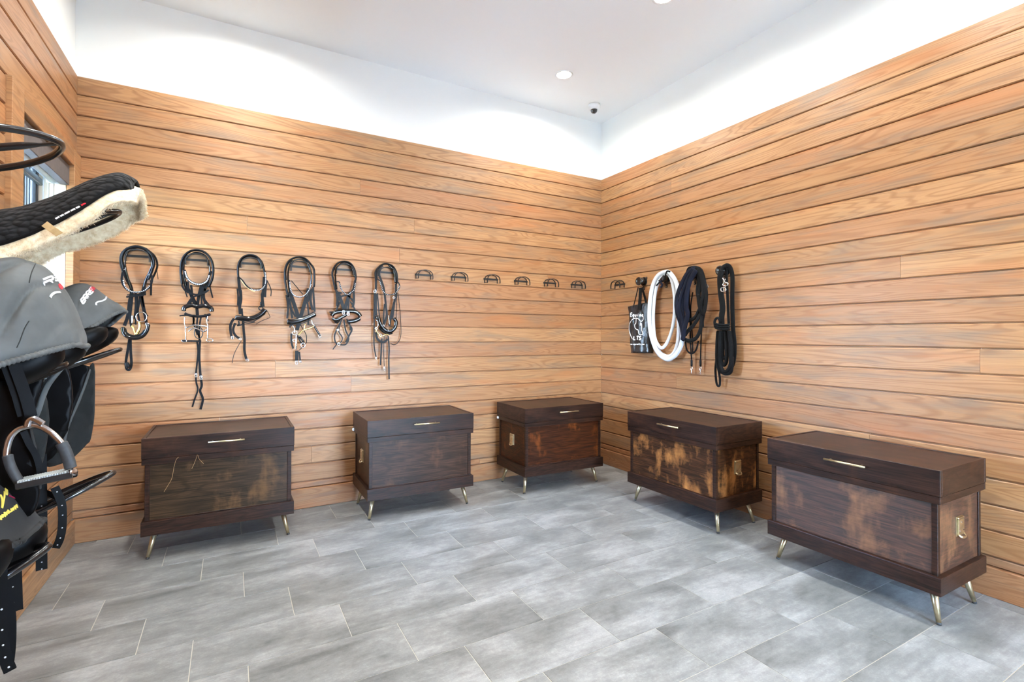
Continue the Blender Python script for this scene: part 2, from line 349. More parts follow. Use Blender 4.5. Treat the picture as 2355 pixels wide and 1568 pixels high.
for nm, b in (('stile', (WY0, WY0+.045, WZ0, WZ1)), ('stile', (WY1-.035, WY1, WZ0, WZ1)), ('rail', (WY0, WY1, WZ0, WZ0+.05)), ('rail', (WY0, WY1, WZ1-.05, WZ1))):
    box('window_'+nm, (fx0, fx1, *b), 'frame', win, .004)
box('meeting_rail', (fx0, fx1-.01, WY0, WY1, 1.62, 1.66), 'frame', win, .004)
box('pane', (xo-.004, xo+.002, WY0+.04, WY1-.045, WZ0+.045, 1.625), 'glass', win); box('pane', (xo-.004, xo+.002, WY0+.04, WY1-.045, 1.655, WZ1-.045), 'glass', win)
rs = thing('roller_shade', 'dark grey roller shade cassette at the top of the window', 'shade', (XL-.06, WY0, WZ1))
box('cassette', (.012, .058, .004, WY1-WY0-.004, -.125, -.004), 'shade', rs, .003)
link('roller_tube', lathe_me('roller_tube', [(.024, .006), (.024, WY1-WY0-.006)], 20, axis_mtx(Vector((-.02, 0, -.10)), (0, 1, 0))), 'alu', rs, True)
box('bottom_rail', (-.075, -.05, .01, WY1-WY0-.06, -.16, -.12), 'frame', rs, .004)
box('side_bracket', (-.05, .012, WY1-WY0-.012, WY1-WY0-.004, -.125, -.004), 'plastic', rs, .002)
lawn = box('lawn', (-60, XL-7, -40, 40, -.4, -.15), 'grass'); tag(lawn, kind='structure')
gv_ = box('bounce_ground_window', (XL-7, XL-.2, -25, 30, -.4, -.12), 'pave'); tag(gv_, kind='structure')  # pale ground added outside the window to bounce neutral light onto the ceiling
fc_ = box('bounce_ground_door', (XL-.2, 20, -25, YF-.16, -.4, -.1), 'pave'); tag(fc_, kind='structure')  # unseen ground, added pale so sunlight bounces up through the door
sun_block = box('sun_block_slab', (XL-.4, XR+.4, YF-1.75, YF-.15, 2.62, 2.74), 'white'); tag(sun_block, kind='structure')  # unseen slab added only to keep the sun from entering by the door
# ------------------------------------------------------------------ ceiling lights, camera
LZ = ZC
where = {(2.512, 3.476): 'round recessed ceiling downlight nearest the corner camera', (2.512, 2.35): 'round recessed ceiling downlight cut off by the top edge'}
for y in (3.476, 2.35, 1.224, .1, -1.03):
    for x in (.05, 2.512):
        lab = where.get((x, y), 'recessed ceiling downlight above the viewer, out of frame')
        L_ = thing('ceiling_light', lab, 'ceiling light', (x, y, LZ), 0, 'recessed downlights')
        link('trim_ring', lathe_me('trim_ring', [(.062, -.001), (.075, -.001), (.077, -.004), (.066, -.008), (.062, -.004)], 32), 'plastic', L_, True)
        link('lens', lathe_me('lens', [(.062, 0), (.062, -.004), (.03, -.006), (.001, -.0065)], 32), 'lens', L_, True)
        al = bpy.data.lights.new('downlight', 'AREA'); al.shape = 'DISK'; al.size = .12; al.energy = LAMP_POWER; al.spread = math.radians(163); al.color = (.95, .97, .92)
        ao = bpy.data.objects.new('lamp', al); COL.objects.link(ao); ao.parent = L_; ao.location = (0, 0, -.012)
sc = thing('security_camera', 'white dome security camera with smoked lens in ceiling corner', 'camera', (3.10, 3.79, ZC))
link('housing', lathe_me('housing', [(.056, 0), (.057, -.02), (.052, -.04), (.044, -.05), (.033, -.05)], 28), 'plastic', sc, True)
link('dome', lathe_me('dome', [(.033, -.049), (.0325, -.058), (.029, -.070), (.021, -.079), (.011, -.084), (.001, -.0855)], 28), 'dome', sc, True)
link('lens', lathe_me('lens', [(.013, 0), (.013, .004), (.009, .006), (.001, .006)], 16, axis_mtx(Vector((-.008, -.022, -.070)), (-.3, -.8, -.55))), 'matteblk', sc, True)
# ------------------------------------------------------------------ tack trunks
TWd, TD, HT, HL, HB, Hp, Hg = .824, .505, .723, .603, .567, .236, .153
labels = ['dark wooden tack chest with olive worn panel, below the leftmost bridles', 'dark brown tack chest standing between the leftmost and corner chests', 'reddish brown tack chest tucked into the room corner', 'tack chest with orange worn front panel, below the hanging ropes', 'foremost tack chest at the right wall, largest in view']
spots = [(-.038, 3.775, -.2), (1.267, 3.768, -.9), (2.558, 3.750, -.8), (3.08, 2.615, -89.1), (3.07, 1.419, -90.2)]
def trunk(i):
    x, y, r = spots[i]; t_ = thing('tack_chest', labels[i], 'chest', (x, y, 0), math.radians(r), 'tack chests on brass legs'); pm = TP[i]
    W2, D2 = TWd/2, TD/2; B = .0016
    box('plinth', (-W2, W2, -D2, D2, Hg, Hp), 'trunk', t_, .0025, 2)
    bw, bd_ = W2-.016, D2-.016
    body = box('body', (-bw+.012, bw-.012, -bd_+.012, bd_-.004, Hp-.01, HB+.01), 'trunk', t_)
    for sx in (-1, 1):
        for sy in (-1, 1):
            a, b = sorted((sx*bw, sx*(bw-.024))); c, d = sorted((sy*bd_, sy*(bd_-.024))); box('corner_post', (a, b, c, d, Hp, HB), 'trunk', t_, B)
    box('front_panel', (-bw+.024, bw-.024, -bd_+.006, -bd_+.013, Hp, HB), pm, t_, .0008)
    for sx in (-1, 1):
        a, b = sorted((sx*(bw-.006), sx*(bw-.013))); box('side_panel', (a, b, -bd_+.024, bd_-.024, Hp, HB), pm, t_, .0008)
    box('panel_bead', (-bw+.024, bw-.024, -bd_+.001, -bd_+.012, Hp, Hp+.005), 'trunk', t_, .001)
    lid = join('lid', [box_me('l', -W2, W2, -D2, -D2+.018, HL, HT, B), box_me('l', -W2, W2, D2-.018, D2, HL, HT, B), box_me('l', -W2, -W2+.018, -D2+.0175, D2-.0175, HL, HT, B), box_me('l', W2-.018, W2, -D2+.0175, D2-.0175, HL, HT, B)], 'trunk', t_)
    box('lid_panel', (-W2+.0195, W2-.0195, -D2+.0175, D2-.0195, HL+.02, HT-.003), 'trunk', t_, .001)
    join('lid_lip', [box_me('l', -W2+.0015, W2-.0015, -D2+.0015, -D2+.02, HB, HL-.0012, B), box_me('l', -W2+.0015, W2-.0015, D2-.02, D2-.0015, HB, HL-.0012, B), box_me('l', -W2+.0015, -W2+.02, -D2+.02, D2-.02, HB, HL-.0012, B), box_me('l', W2-.02, W2-.0015, -D2+.02, D2-.02, HB, HL-.0012, B)], 'trunk', t_)
    hz = .674; hy = -D2-.026; hx = .022
    join('pull_handle', [lathe_me('h', [(.001, -.099), (.0055, -.0985), (.0055, .0985), (.001, .099)], 14, axis_mtx(Vector((hx, hy, hz)), (1, 0, 0)))]+[lathe_me('h', [(.0045, 0), (.004, .026)], 12, axis_mtx(Vector((hx+s*.075, -D2, hz)), (0, -1, 0))) for s in (-1, 1)], 'brass', t_, True)
    for sx in (-1, 1):
        pl = box('side_handle', (-.036, .036, -.004, .0, -.047, .047), 'brass', t_, .0018, 2); pl.location = (sx*(bw-.006), .0, .425); pl.rotation_euler = (0, 0, sx*math.pi/2)
        # hinged flap with curved lip and round screw heads
        fl = join('flap', [box_me('f', -.030, .030, -.012, -.005, -.040, .034, .003, 2), sweep_me('f', [(-.028, -.010, -.036), (-.02, -.020, -.045), (0, -.022, -.048), (.02, -.020, -.045), (.028, -.010, -.036)], .006, .003, (0, 1, 0)), sweep_me('f', [(-.032, -.007, .040), (.032, -.007, .040)], .006, .006, (0, 1, 0))], 'brass', pl)
        for p_ in ((0, .02), (-.018, -.018), (.018, -.018)): link('screw', lathe_me('s', [(.0045, 0), (.004, .0015), (.001, .002)], 10, axis_mtx(Vector((p_[0], -.012, p_[1])), (0, -1, 0))), 'steel', pl)
    for sx in (-1, 1):
        for sy in (-1, 1):
            tip = Vector((sx*(W2-.027), sy*(D2-.057), 0)); top = Vector((sx*(W2-.062), sy*(D2-.088), Hg+.002)); d_ = top-tip
            lg = link('leg', lathe_me('leg', [(.0095, .012), (.0175, d_.length)], 18, axis_mtx(tip, d_)), 'brass', t_, True)
            link('foot_tip', lathe_me('foot', [(.0085, .001), (.0095, .003), (.0095, .012)], 16, axis_mtx(tip, d_)), 'rubber', lg, True)
        box('hinge', (sx*.3-.02, sx*.3+.02, D2-.002, D2+.006, HL-.02, HL+.02), 'brass', t_, .001)
    box('lid_stop', (-W2-.008, -W2+.004, D2-.035, D2-.012, HB+.006, HB+.026), 'plastic', t_, .002)
    return t_
trunks = [trunk(i) for i in range(5)]
sh = [[(411, 1051), (405, 1057), (400, 1075), (395, 1100), (385, 1118), (377, 1131)], [(454, 1045), (449, 1060), (441, 1078)], [(455, 1046), (458, 1055), (468, 1066)]]
def wchild(o, parent): o.parent = parent; o.matrix_parent_inverse = parent.matrix_basis.inverted(); return o
for pts in sh:
    wchild(sweep('lid_string', [on_y(px, py, 3.517) for px, py in pts], .0007, .0007, (0, 1, 0), 'bone'), trunks[0])

# ------------------------------------------------------------------ bridle hooks
def bridle_hook(loc, rz, label):
    # local: x along the wall, -y out of the wall
    h = thing('bridle_hook', label, 'hook', loc, rz, 'black iron bridle hooks')
    def arch(y, r, dz): return [(-r, y, -.036+dz), (-r, y, -.008+dz), (-r*.86, y, r*.30+dz), (-r*.5, y, r*.55+dz), (0, y, r*.64+dz), (r*.5, y, r*.55+dz), (r*.86, y, r*.30+dz), (r, y, -.008+dz), (r, y, -.036+dz)]
    sweep('mounting_bar', [(-.076, -.004, 0), (.076, -.004, 0)], .0085, .003, (0, 1, 0), 'matteblk', h, rect=True)
    sweep('back_arch', arch(-.006, .066, 0), .003, .005, (0, 1, 0), 'matteblk', h, rect=True)
    sweep('front_arch', arch(-.062, .065, -.004), .003, .006, (0, 1, 0), 'matteblk', h, rect=True)
    for sx in (-1, 1):
        sweep('spacer', [(sx*.066, -.006, -.033), (sx*.065, -.062, -.037)], .0016, .0016, (0, 0, 1), 'matteblk', h)
        sweep('spacer', [(sx*.050, -.006, .027), (sx*.049, -.062, .023)], .0016, .0016, (0, 0, 1), 'matteblk', h)
    return h
HX = [-.545, -.211, .127, .462, .790, 1.130, 1.457, 1.789, 2.115, 2.440, 2.775, 3.108]
HN = ['holding the braided bridle nearest the window', 'holding the bridle with long hanging reins', 'holding the bridle with the tilted wide noseband', 'holding the bridle with the gold bit', 'holding the compact bridle with doubled noseband', 'holding the last bridle of the row'] + ['first empty, beside the last bridle', 'second empty from the bridles', 'third empty from the bridles', 'fourth empty from the bridles', 'fifth empty from the bridles', 'last empty before the room corner']
for x, n_ in zip(HX, HN): bridle_hook((x, YB, 1.853), 0, 'black arched iron bridle hook on back wall, '+n_)
bridle_hook((XR, 3.785, 1.848), -math.pi/2, 'empty black arched bridle hook alone on the right wall')
# ------------------------------------------------------------------ bridles
CROPS = {'A': (240, 540, 3.732), 'B': (500, 560, 5.227), 'C': (740, 580, 5.227), 'D': (1380, 590, 4.9)}
def cp(crop, pts, off, plane=on_back):
    ox, oy, s_ = CROPS[crop]; out = []
    for q_ in pts:
        o_ = q_[2] if len(q_) > 2 else off
        out.append(plane(ox+q_[0]/s_, oy+q_[1]/s_, o_))
    return out
NB, NR = (0, -1, 0), (-1, 0, 0)
class Gear:
    def __init__(s, name, label, cat, crop, base_px, plane=on_back, nrm=NB, group=None):
        s.crop, s.plane, s.nrm = crop, plane, nrm
        s.root = thing(name, label, cat, cp(crop, [base_px], .03, plane)[0], 0, group)
    def strap(s, name, pts, off=.03, a=.007, b=.0016, m='leather', rect=True, closed=False, parent=None, sub=5):
        o = sweep(name, cp(s.crop, pts, off, s.plane), a, b, s.nrm, m, None, rect=rect, closed=closed, sub=sub)
        if parent is None: return wchild(o, s.root)
        o.parent = parent; o.matrix_parent_inverse = parent.matrix_parent_inverse.inverted() if False else (parent.parent.matrix_basis @ parent.matrix_parent_inverse @ parent.matrix_basis).inverted(); return o
    def tube(s, name, pts, off=.03, r=.008, m='leather', b=None, closed=False, parent=None): return s.strap(name, pts, off, r, b or r, m, False, closed, parent)
    def ring(s, name, c, rx, ry=None, off=.035, r=.003, m='steel'):
        ry = ry or rx; return s.tube(name, [(c[0]+rx*math.cos(k*math.pi/6), c[1]+ry*math.sin(k*math.pi/6)) for k in range(12)], off, r, m, closed=True)
    def buckle(s, c, w_=16, h_=16, off=.036, m='steel', r=.0022):
        x, y = c; b = s.tube('buckle', [(x-w_/2, y-h_/2), (x+w_/2, y-h_/2), (x+w_/2, y+h_/2), (x-w_/2, y+h_/2)], off, r, m, closed=True)
        s.tube('prong', [(x, y-h_/2), (x+w_*.1, y+h_/2)], off+.002, r*.6, m, parent=b); return b
    def beads(s, band, pts, off, r=.0042, gap=.0095, m='crystal'):
        path = smooth_path(cp(s.crop, pts, off, s.plane), 12); bm = bmesh.new(); acc = 0
        for p, q_ in zip(path, path[1:]):
            acc += (q_-p).length
            if acc >= gap:
                acc = 0; bmesh.ops.create_icosphere(bm, subdivisions=1, radius=r, matrix=Matrix.Translation(q_))
        me = bpy.data.meshes.new('bead_row'); bm.to_mesh(me); bm.free(); o = link('bead_row', me, m); tag(o, kind='stuff')
        o.parent = band; o.matrix_parent_inverse = (band.parent.matrix_basis @ band.matrix_parent_inverse @ band.matrix_basis).inverted(); return o
def B_(label, crop, base): return Gear('bridle', label, 'bridle', crop, base, group='bridles hung along the back wall')
# --- bridle nearest the window
g = B_('black leather bridle nearest window with white beaded browband and short rein loop', 'A', (270, 98))
g.tube('headpiece', [(170, 300), (150, 200), (185, 130), (270, 98), (360, 125), (415, 190), (425, 250), (400, 330), (375, 385)], .055, .008, b=.014)
g.tube('headpiece', [(220, 440), (170, 340), (140, 240), (150, 160), (205, 108)], .045, .007, b=.010)
g.tube('headpiece', [(350, 112), (430, 180), (455, 260), (430, 340), (395, 405)], .04, .006, b=.010)
g.tube('headpiece', [(235, 470), (205, 370), (183, 280), (182, 200), (210, 140), (280, 112), (350, 132), (395, 185), (410, 250), (385, 320), (350, 400), (340, 450)], .05, .005, b=.012, m='patent')
bb = g.strap('browband', [(158, 320), (150, 390), (178, 452), (232, 487), (300, 490), (352, 474), (392, 440), (410, 380), (400, 335)], .066, .0065, .003)
g.beads(bb, [(160, 380), (180, 448), (232, 485), (300, 489), (350, 474), (388, 438)], .071)
g.strap('throatlatch', [(188, 532), (250, 526), (342, 514)], .062, .006); g.strap('throatlatch', [(195, 515), (260, 512), (338, 502)], .058, .004)
for k, (p_, a_) in enumerate([([(172, 290), (185, 350), (222, 430), (235, 490), (218, 570), (203, 690), (172, 780)], .008), ([(245, 480), (236, 580), (222, 720), (232, 790)], .005), ([(268, 490), (272, 600), (262, 720)], .006), ([(348, 420), (330, 480), (322, 560), (342, 660), (356, 720), (362, 775)], .007), ([(310, 500), (296, 600), (288, 660), (300, 740)], .005), ([(375, 350), (345, 430), (345, 520)], .007), ([(325, 530), (350, 660), (372, 700)], .005), ([(285, 520), (280, 620), (268, 700), (270, 770)], .004)]):
    g.strap('cheekpiece', p_, .05+.003*(k % 3), a_*1.22, .002)
g.tube('noseband', [(158, 790), (168, 842), (205, 875), (265, 886), (325, 870), (365, 820), (377, 765)], .062, .0125, 'patent')
g.tube('noseband_lining', [(176, 800), (190, 840), (225, 862), (270, 868), (318, 852), (348, 815)], .056, .007, 'leather')
g.ring('bit_ring', (318, 705), 46, 42, .058, .003); g.tube('bit_mouthpiece', [(232, 780), (250, 800), (268, 860)], .06, .006, 'gold'); g.tube('bit_mouthpiece', [(300, 745), (303, 800), (272, 858)], .062, .009, 'gold'); g.tube('bit_mouthpiece', [(240, 690), (240, 760)], .06, .006, 'steel')
g.buckle((368, 770), 20, 26, .06); g.buckle((172, 290), 18, 16, .06); g.buckle((395, 345), 18, 20, .062)
g.strap('rein', [(216, 890), (203, 980), (186, 1085), (190, 1145), (214, 1158), (232, 1110), (226, 1000), (224, 900)], .03, .0075); g.tube('rein_keeper', [(185, 1095), (212, 1140)], .036, .013, 'leather', .006)
g.strap('strap_end', [(402, 400), (400, 520)], .04, .006); g.strap('strap_end', [(450, 290), (462, 380)], .03, .002)
# --- bridle with long reins
g = B_('black double bridle with silver curb bit and long reins hanging almost to the trunk', 'A', (790, 128))
g.tube('headpiece', [(668, 430), (655, 300), (670, 210), (720, 150), (790, 130), (860, 150), (915, 210), (935, 290), (925, 380), (892, 450)], .056, .008, b=.014)
g.tube('headpiece', [(702, 440), (682, 330), (688, 230), (732, 172), (800, 152), (862, 178), (898, 250), (904, 330), (872, 430)], .048, .006, b=.013, m='patent')
g.strap('headpiece', [(660, 330), (676, 240), (712, 170)], .062, .005)
bb = g.strap('browband', [(688, 300), (712, 370), (758, 410), (820, 424), (877, 400), (904, 340), (915, 310)], .068, .0085, .003)
g.beads(bb, [(690, 305), (714, 372), (760, 411), (820, 424), (875, 401), (900, 350)], .073, .0055, .009)
g.strap('throatlatch', [(664, 430), (700, 482), (780, 512), (850, 502), (897, 470)], .066, .006); g.strap('throatlatch', [(892, 478), (820, 512), (752, 542), (708, 604)], .064, .006)
for k, (p_, a_) in enumerate([([(690, 400), (738, 500), (788, 600), (800, 700)], .008), ([(745, 430), (752, 520), (735, 600)], .006), ([(715, 400), (728, 480), (770, 590)], .006), ([(835, 430), (812, 520), (800, 600)], .008), ([(872, 420), (852, 520), (872, 600)], .007), ([(850, 430), (835, 520), (835, 600)], .005), ([(866, 560), (908, 612)], .004), ([(905, 330), (885, 420), (862, 480)], .006), ([(680, 340), (695, 440), (720, 500)], .006)]):
    g.strap('cheekpiece', p_, .05+.003*(k % 3), a_*1.22, .002)
g.tube('noseband', [(680, 655), (690, 622), (750, 604), (800, 616), (860, 608), (915, 628), (920, 660)], .066, .0145, 'patent', .012)
g.tube('noseband', [(686, 672), (730, 690), (800, 700), (870, 694), (912, 680)], .056, .009, 'leather', .008); g.strap('noseband_tab', [(645, 694), (700, 690), (782, 690)], .068, .005)
for p_ in ([(765, 700), (768, 760), (800, 860)], [(800, 700), (795, 800), (822, 905)], [(832, 690), (815, 800), (815, 905)], [(742, 690), (770, 720), (758, 780)], [(862, 680), (890, 740)]): g.strap('curb_strap', p_, .055, .0055)
g.tube('curb_chain', [(690, 705), (688, 760), (702, 800)], .058, .003, 'steel'); g.tube('curb_chain', [(890, 690), (880, 740), (890, 785)], .058, .003, 'steel')
g.tube('bit_shank', [(695, 785), (700, 905)], .06, .0035, 'steel'); g.tube('bit_shank', [(890, 770), (886, 890)], .06, .0045, 'steel'); g.tube('bit_mouthpiece', [(700, 797), (760, 776), (830, 780), (888, 788)], .062, .0045, 'steel'); g.tube('bit_mouthpiece', [(720, 830), (770, 800), (850, 830), (880, 810)], .06, .0045, 'steel')
g.strap('lip_strap', [(664, 912), (740, 910), (832, 912)], .062, .0065); g.ring('bit_ring', (905, 905), 28, 14, .062, .0035); g.ring('bit_ring', (685, 910), 22, 10, .064, .003); g.ring('bit_ring', (808, 840), 36, 50, .055, .003, 'matteblk')
g.strap('rein', [(796, 915), (805, 1000), (796, 1100), (786, 1200), (790, 1270), (802, 1330), (772, 1420), (755, 1477)], .03, .0055); g.strap('rein', [(820, 915), (815, 1050), (825, 1200), (836, 1290), (822, 1340), (846, 1410), (825, 1498)], .032, .0075)
g.buckle((788, 1205), 14, 26, .034); g.buckle((832, 1225), 18, 28, .036); g.strap('strap_end', [(905, 440), (930, 540)], .045, .005); g.strap('strap_end', [(690, 470), (712, 535)], .04, .004)
# --- bridle with tilted wide noseband
g = B_('black bridle with tan lined beaded browband and wide patent noseband tilted upward', 'B', (390, 135))
g.tube('headpiece', [(252, 410), (246, 300), (266, 220), (312, 162), (390, 137), (470, 157), (530, 222), (560, 312), (575, 400)], .056, .0075, b=.016)
g.tube('headpiece', [(262, 290), (280, 215), (330, 165), (395, 150), (462, 170), (515, 232), (532, 300)], .046, .006, b=.012, m='patent')
bb = g.strap('browband', [(258, 404), (300, 440), (345, 500), (395, 540), (460, 558), (530, 545), (575, 490), (582, 400), (576, 340)], .066, .005, .003)
g.beads(bb, [(390, 538), (420, 552), (462, 562), (530, 548), (574, 490), (580, 400), (576, 350)], .071, .004, .009)
g.strap('browband_lining', [(282, 425), (335, 500), (395, 548), (450, 575)], .064, .0055, m='bone')
for k, (p_, a_) in enumerate([([(255, 400), (265, 520), (280, 620), (268, 740), (275, 850)], .008), ([(240, 540), (250, 640), (245, 745)], .005), ([(285, 560), (290, 680), (265, 780)], .005), ([(562, 400), (555, 540), (540, 640), (552, 760)], .008), ([(590, 450), (577, 560), (572, 645)], .007), ([(530, 600), (535, 700), (520, 770)], .005), ([(295, 780), (300, 850), (315, 940)], .005)]): g.strap('cheekpiece', p_, .05+.003*(k % 3), a_*1.22, .002)
g.tube('noseband', [(212, 886), (290, 892), (380, 902), (460, 882), (530, 842), (580, 790)], .066, .0165, 'patent', .013)
g.strap('noseband_edge', [(200, 910), (300, 925), (400, 935), (480, 910), (575, 840)], .060, .004, .002, 'leather')
g.ring('keeper_ring', (522, 776), 24, 24, .066, .004, 'leather'); g.tube('strap_stud', [(522, 700), (522, 745)], .06, .006, 'leather')
g.strap('flash_strap', [(200, 900), (160, 970), (160, 1060), (178, 1145)], .058, .0085); g.strap('flash_strap', [(215, 955), (190, 1030), (210, 1095), (268, 1145)], .06, .008); g.strap('flash_strap', [(255, 930), (260, 970), (240, 985), (300, 975)], .06, .005)
g.buckle((180, 1130), 20, 30, .06); g.buckle((275, 1150), 22, 16, .062); g.strap('rein', [(310, 930), (315, 1030), (326, 1150), (326, 1290), (352, 1400)], .04, .0085); g.buckle((360, 1402), 26, 22, .042)
g.tube('lace', [(285, 1170), (250, 1230), (200, 1330), (175, 1440)], .03, .0022); g.tube('lace', [(590, 795), (632, 880), (600, 902), (530, 930), (462, 970)], .05, .002)
g.strap('strap_end', [(595, 440), (630, 510), (646, 570), (642, 632)], .05, .0035); g.strap('strap_end', [(300, 940), (370, 955), (450, 940)], .062, .004)
# --- bridle with gold bit
g = B_('black bridle with curved white beaded browband and gold weymouth bit swung right', 'B', (985, 160))
g.tube('headpiece', [(850, 640), (822, 500), (810, 400), (816, 300), (850, 222), (910, 177), (985, 162), (1060, 186), (1120, 246), (1160, 312), (1165, 450), (1160, 525)], .056, .0075, b=.016)
g.tube('headpiece', [(868, 600), (850, 420), (858, 300), (892, 226), (980, 187), (1060, 212), (1105, 292), (1130, 400), (1108, 540), (1062, 650)], .048, .006, b=.012, m='patent')
g.strap('headpiece', [(830, 440), (818, 340), (842, 250), (900, 195)], .062, .006)
bb = g.strap('browband', [(868, 440), (875, 530), (900, 600), (950, 636), (1010, 640), (1062, 612), (1102, 560), (1130, 480)], .068, .005, .003)
g.beads(bb, [(870, 450), (876, 530), (902, 600), (950, 635), (1010, 639), (1060, 611), (1100, 560), (1128, 490)], .073, .0045, .0085)
g.tube('lace', [(888, 445), (960, 530), (1028, 612)], .045, .003)
for k, (p_, a_) in enumerate([([(830, 620), (850, 750), (840, 900)], .006), ([(850, 620), (880, 760), (900, 900)], .006), ([(872, 580), (920, 720), (970, 880), (985, 990)], .011), ([(1100, 540), (1060, 680), (1010, 850), (955, 1040)], .011), ([(1150, 520), (1160, 680), (1170, 820)], .006), ([(1080, 700), (1095, 840), (1090, 980)], .005), ([(1085, 700), (1112, 620), (1140, 540)], .006), ([(1130, 560), (1120, 680), (1145, 800)], .007), ([(870, 660), (890, 780), (940, 880)], .005)]): g.strap('cheekpiece', p_, .05+.003*(k % 3), a_*1.22, .002)
g.tube('noseband', [(838, 932), (900, 940), (1000, 920), (1090, 885), (1182, 842)], .068, .019, 'patent', .013); g.strap('noseband_edge', [(840, 965), (920, 970), (1020, 955), (1120, 915)], .062, .004, .002)
g.tube('bit_mouthpiece', [(975, 1100), (1020, 1050), (1060, 1030), (1110, 1018), (1172, 988)], .062, .005, 'gold'); g.tube('bit_mouthpiece', [(1045, 1035), (1058, 965)], .06, .005, 'gold')
g.tube('bit_shank', [(1160, 985), (1205, 1060), (1238, 1110)], .062, .0075, 'patent'); g.tube('bit_shank', [(985, 1110), (1045, 1195)], .064, .0075, 'patent'); g.tube('bit_shank', [(952, 1095), (945, 1280)], .066, .006, 'steel')
g.tube('curb_chain', [(900, 985), (925, 1020), (930, 1075)], .062, .0045, 'steel'); g.tube('curb_chain', [(1135, 920), (1140, 960), (1172, 990)], .062, .004, 'steel')
g.ring('bit_ring', (925, 1165), 18, 18, .064, .003); g.ring('bit_ring', (1030, 1222), 24, 28, .064, .004); g.ring('bit_ring', (1232, 1110), 14, 18, .064, .003); g.ring('bit_ring', (930, 1075), 30, 24, .064, .003)
g.tube('lip_strap', [(1000, 980), (1060, 1080), (1072, 1150), (1060, 1205), (980, 1285)], .05, .0028); g.strap('curb_strap', [(890, 1080), (890, 1180), (912, 1262)], .055, .007); g.strap('curb_strap', [(870, 1010), (880, 980), (905, 985)], .055, .006); g.strap('curb_strap', [(960, 1100), (1000, 1180), (1035, 1215)], .058, .006)
g.strap('rein', [(955, 1285), (955, 1405)], .045, .0125); g.strap('rein', [(985, 1300), (996, 1412)], .043, .006); g.buckle((952, 1430), 26, 34, .048); g.buckle((998, 1420), 14, 20, .046)
# --- compact bridle
g = B_('compact black bridle with doubled patent noseband and looped lower straps', 'C', (270, 108))
g.tube('headpiece', [(165, 450), (137, 330), (126, 250), (150, 182), (200, 127), (270, 110), (340, 132), (386, 192), (406, 270), (406, 330), (382, 425)], .056, .0075, b=.016)
g.tube('headpiece', [(182, 450), (166, 340), (167, 222), (212, 152), (270, 128), (340, 158), (380, 232), (392, 300)], .047, .006, b=.012, m='patent')
bb = g.strap('browband', [(178, 355), (210, 358), (226, 420), (262, 482), (312, 510), (352, 482), (390, 450), (407, 355)], .068, .005, .003)
g.beads(bb, [(212, 362), (227, 420), (262, 481), (312, 509), (350, 482), (388, 450), (405, 370)], .073, .0042, .011)
for k, (p_, a_) in enumerate([([(178, 460), (190, 560), (184, 650)], .008), ([(198, 490), (240, 600), (268, 692)], .010), ([(345, 480), (300, 600), (280, 692)], .011), ([(382, 460), (386, 580), (372, 665)], .008), ([(330, 520), (318, 690)], .005), ([(190, 592), (230, 536), (300, 516), (352, 556), (388, 602)], .006), ([(215, 600), (178, 690)], .006), ([(345, 590), (375, 640), (400, 690)], .005), ([(160, 440), (190, 480), (240, 490)], .006), ([(400, 340), (380, 440), (340, 500)], .007)]): g.strap('cheekpiece', p_, .05+.003*(k % 3), a_*1.22, .002)
g.tube('noseband', [(118, 768), (150, 727), (230, 710), (300, 708), (380, 710), (440, 735), (465, 775)], .068, .0165, 'patent', .014)
g.tube('noseband', [(124, 790), (172, 812), (262, 768), (300, 745)], .062, .013, 'patent'); g.tube('noseband', [(315, 835), (400, 822), (462, 792)], .062, .017, 'patent', .013); g.tube('noseband', [(150, 800), (180, 840), (215, 800)], .05, .012, 'leather')
g.strap('noseband_tab', [(93, 720), (140, 718)], .06, .006); g.buckle((262, 722), 22, 40, .082); g.buckle((320, 735), 20, 42, .082)
g.strap('lower_strap', [(245, 800), (190, 910), (155, 1000), (165, 1080), (205, 1106), (280, 1110), (315, 1070), (322, 1020), (285, 930), (265, 810)], .048, .0055); g.strap('lower_strap', [(225, 850), (205, 950), (245, 1020), (235, 1075), (190, 1096)], .046, .0045); g.strap('lower_strap', [(305, 830), (362, 920), (330, 1000), (288, 1082)], .05, .0065); g.strap('lower_strap', [(300, 800), (340, 880), (343, 940)], .054, .006)
g.strap('strap_end', [(182, 1104), (158, 1135), (133, 1168)], .046, .004); g.buckle((205, 1102), 22, 24, .052); g.buckle((195, 935), 16, 16, .052)
# --- last bridle
g = B_('last black bridle of the row with pale bit and four thin reins hanging', 'C', (780, 138))
g.tube('headpiece', [(652, 330), (645, 240), (682, 182), (730, 147), (780, 140), (850, 167), (895, 242), (906, 330), (898, 380)], .056, .0075, b=.016)
g.strap('headpiece', [(735, 160), (698, 190), (690, 260), (716, 340), (745, 430), (760, 540), (772, 650), (780, 760), (748, 870)], .066, .0085); g.tube('headpiece', [(800, 150), (850, 200), (875, 270), (885, 370)], .046, .008, b=.012, m='patent')
g.strap('headpiece', [(664, 320), (662, 250), (700, 190)], .06, .006)
bb = g.strap('browband', [(655, 322), (698, 345), (730, 450), (778, 505), (850, 506), (905, 470), (936, 408), (918, 360)], .07, .005, .003)
g.beads(bb, [(690, 330), (712, 390), (734, 455), (780, 506), (850, 508), (905, 472), (934, 408)], .075, .004, .012)
for k, (p_, a_) in enumerate([([(652, 320), (650, 450), (637, 520), (636, 650), (632, 800)], .0075), ([(668, 490), (680, 620), (692, 770)], .004), ([(892, 380), (890, 500), (868, 620), (830, 780), (812, 885)], .008), ([(880, 540), (865, 700), (850, 800)], .005), ([(655, 500), (650, 620), (652, 760)], .008), ([(742, 860), (745, 740), (756, 620)], .005)]): g.strap('cheekpiece', p_, .05+.003*(k % 3), a_*1.22, .002)
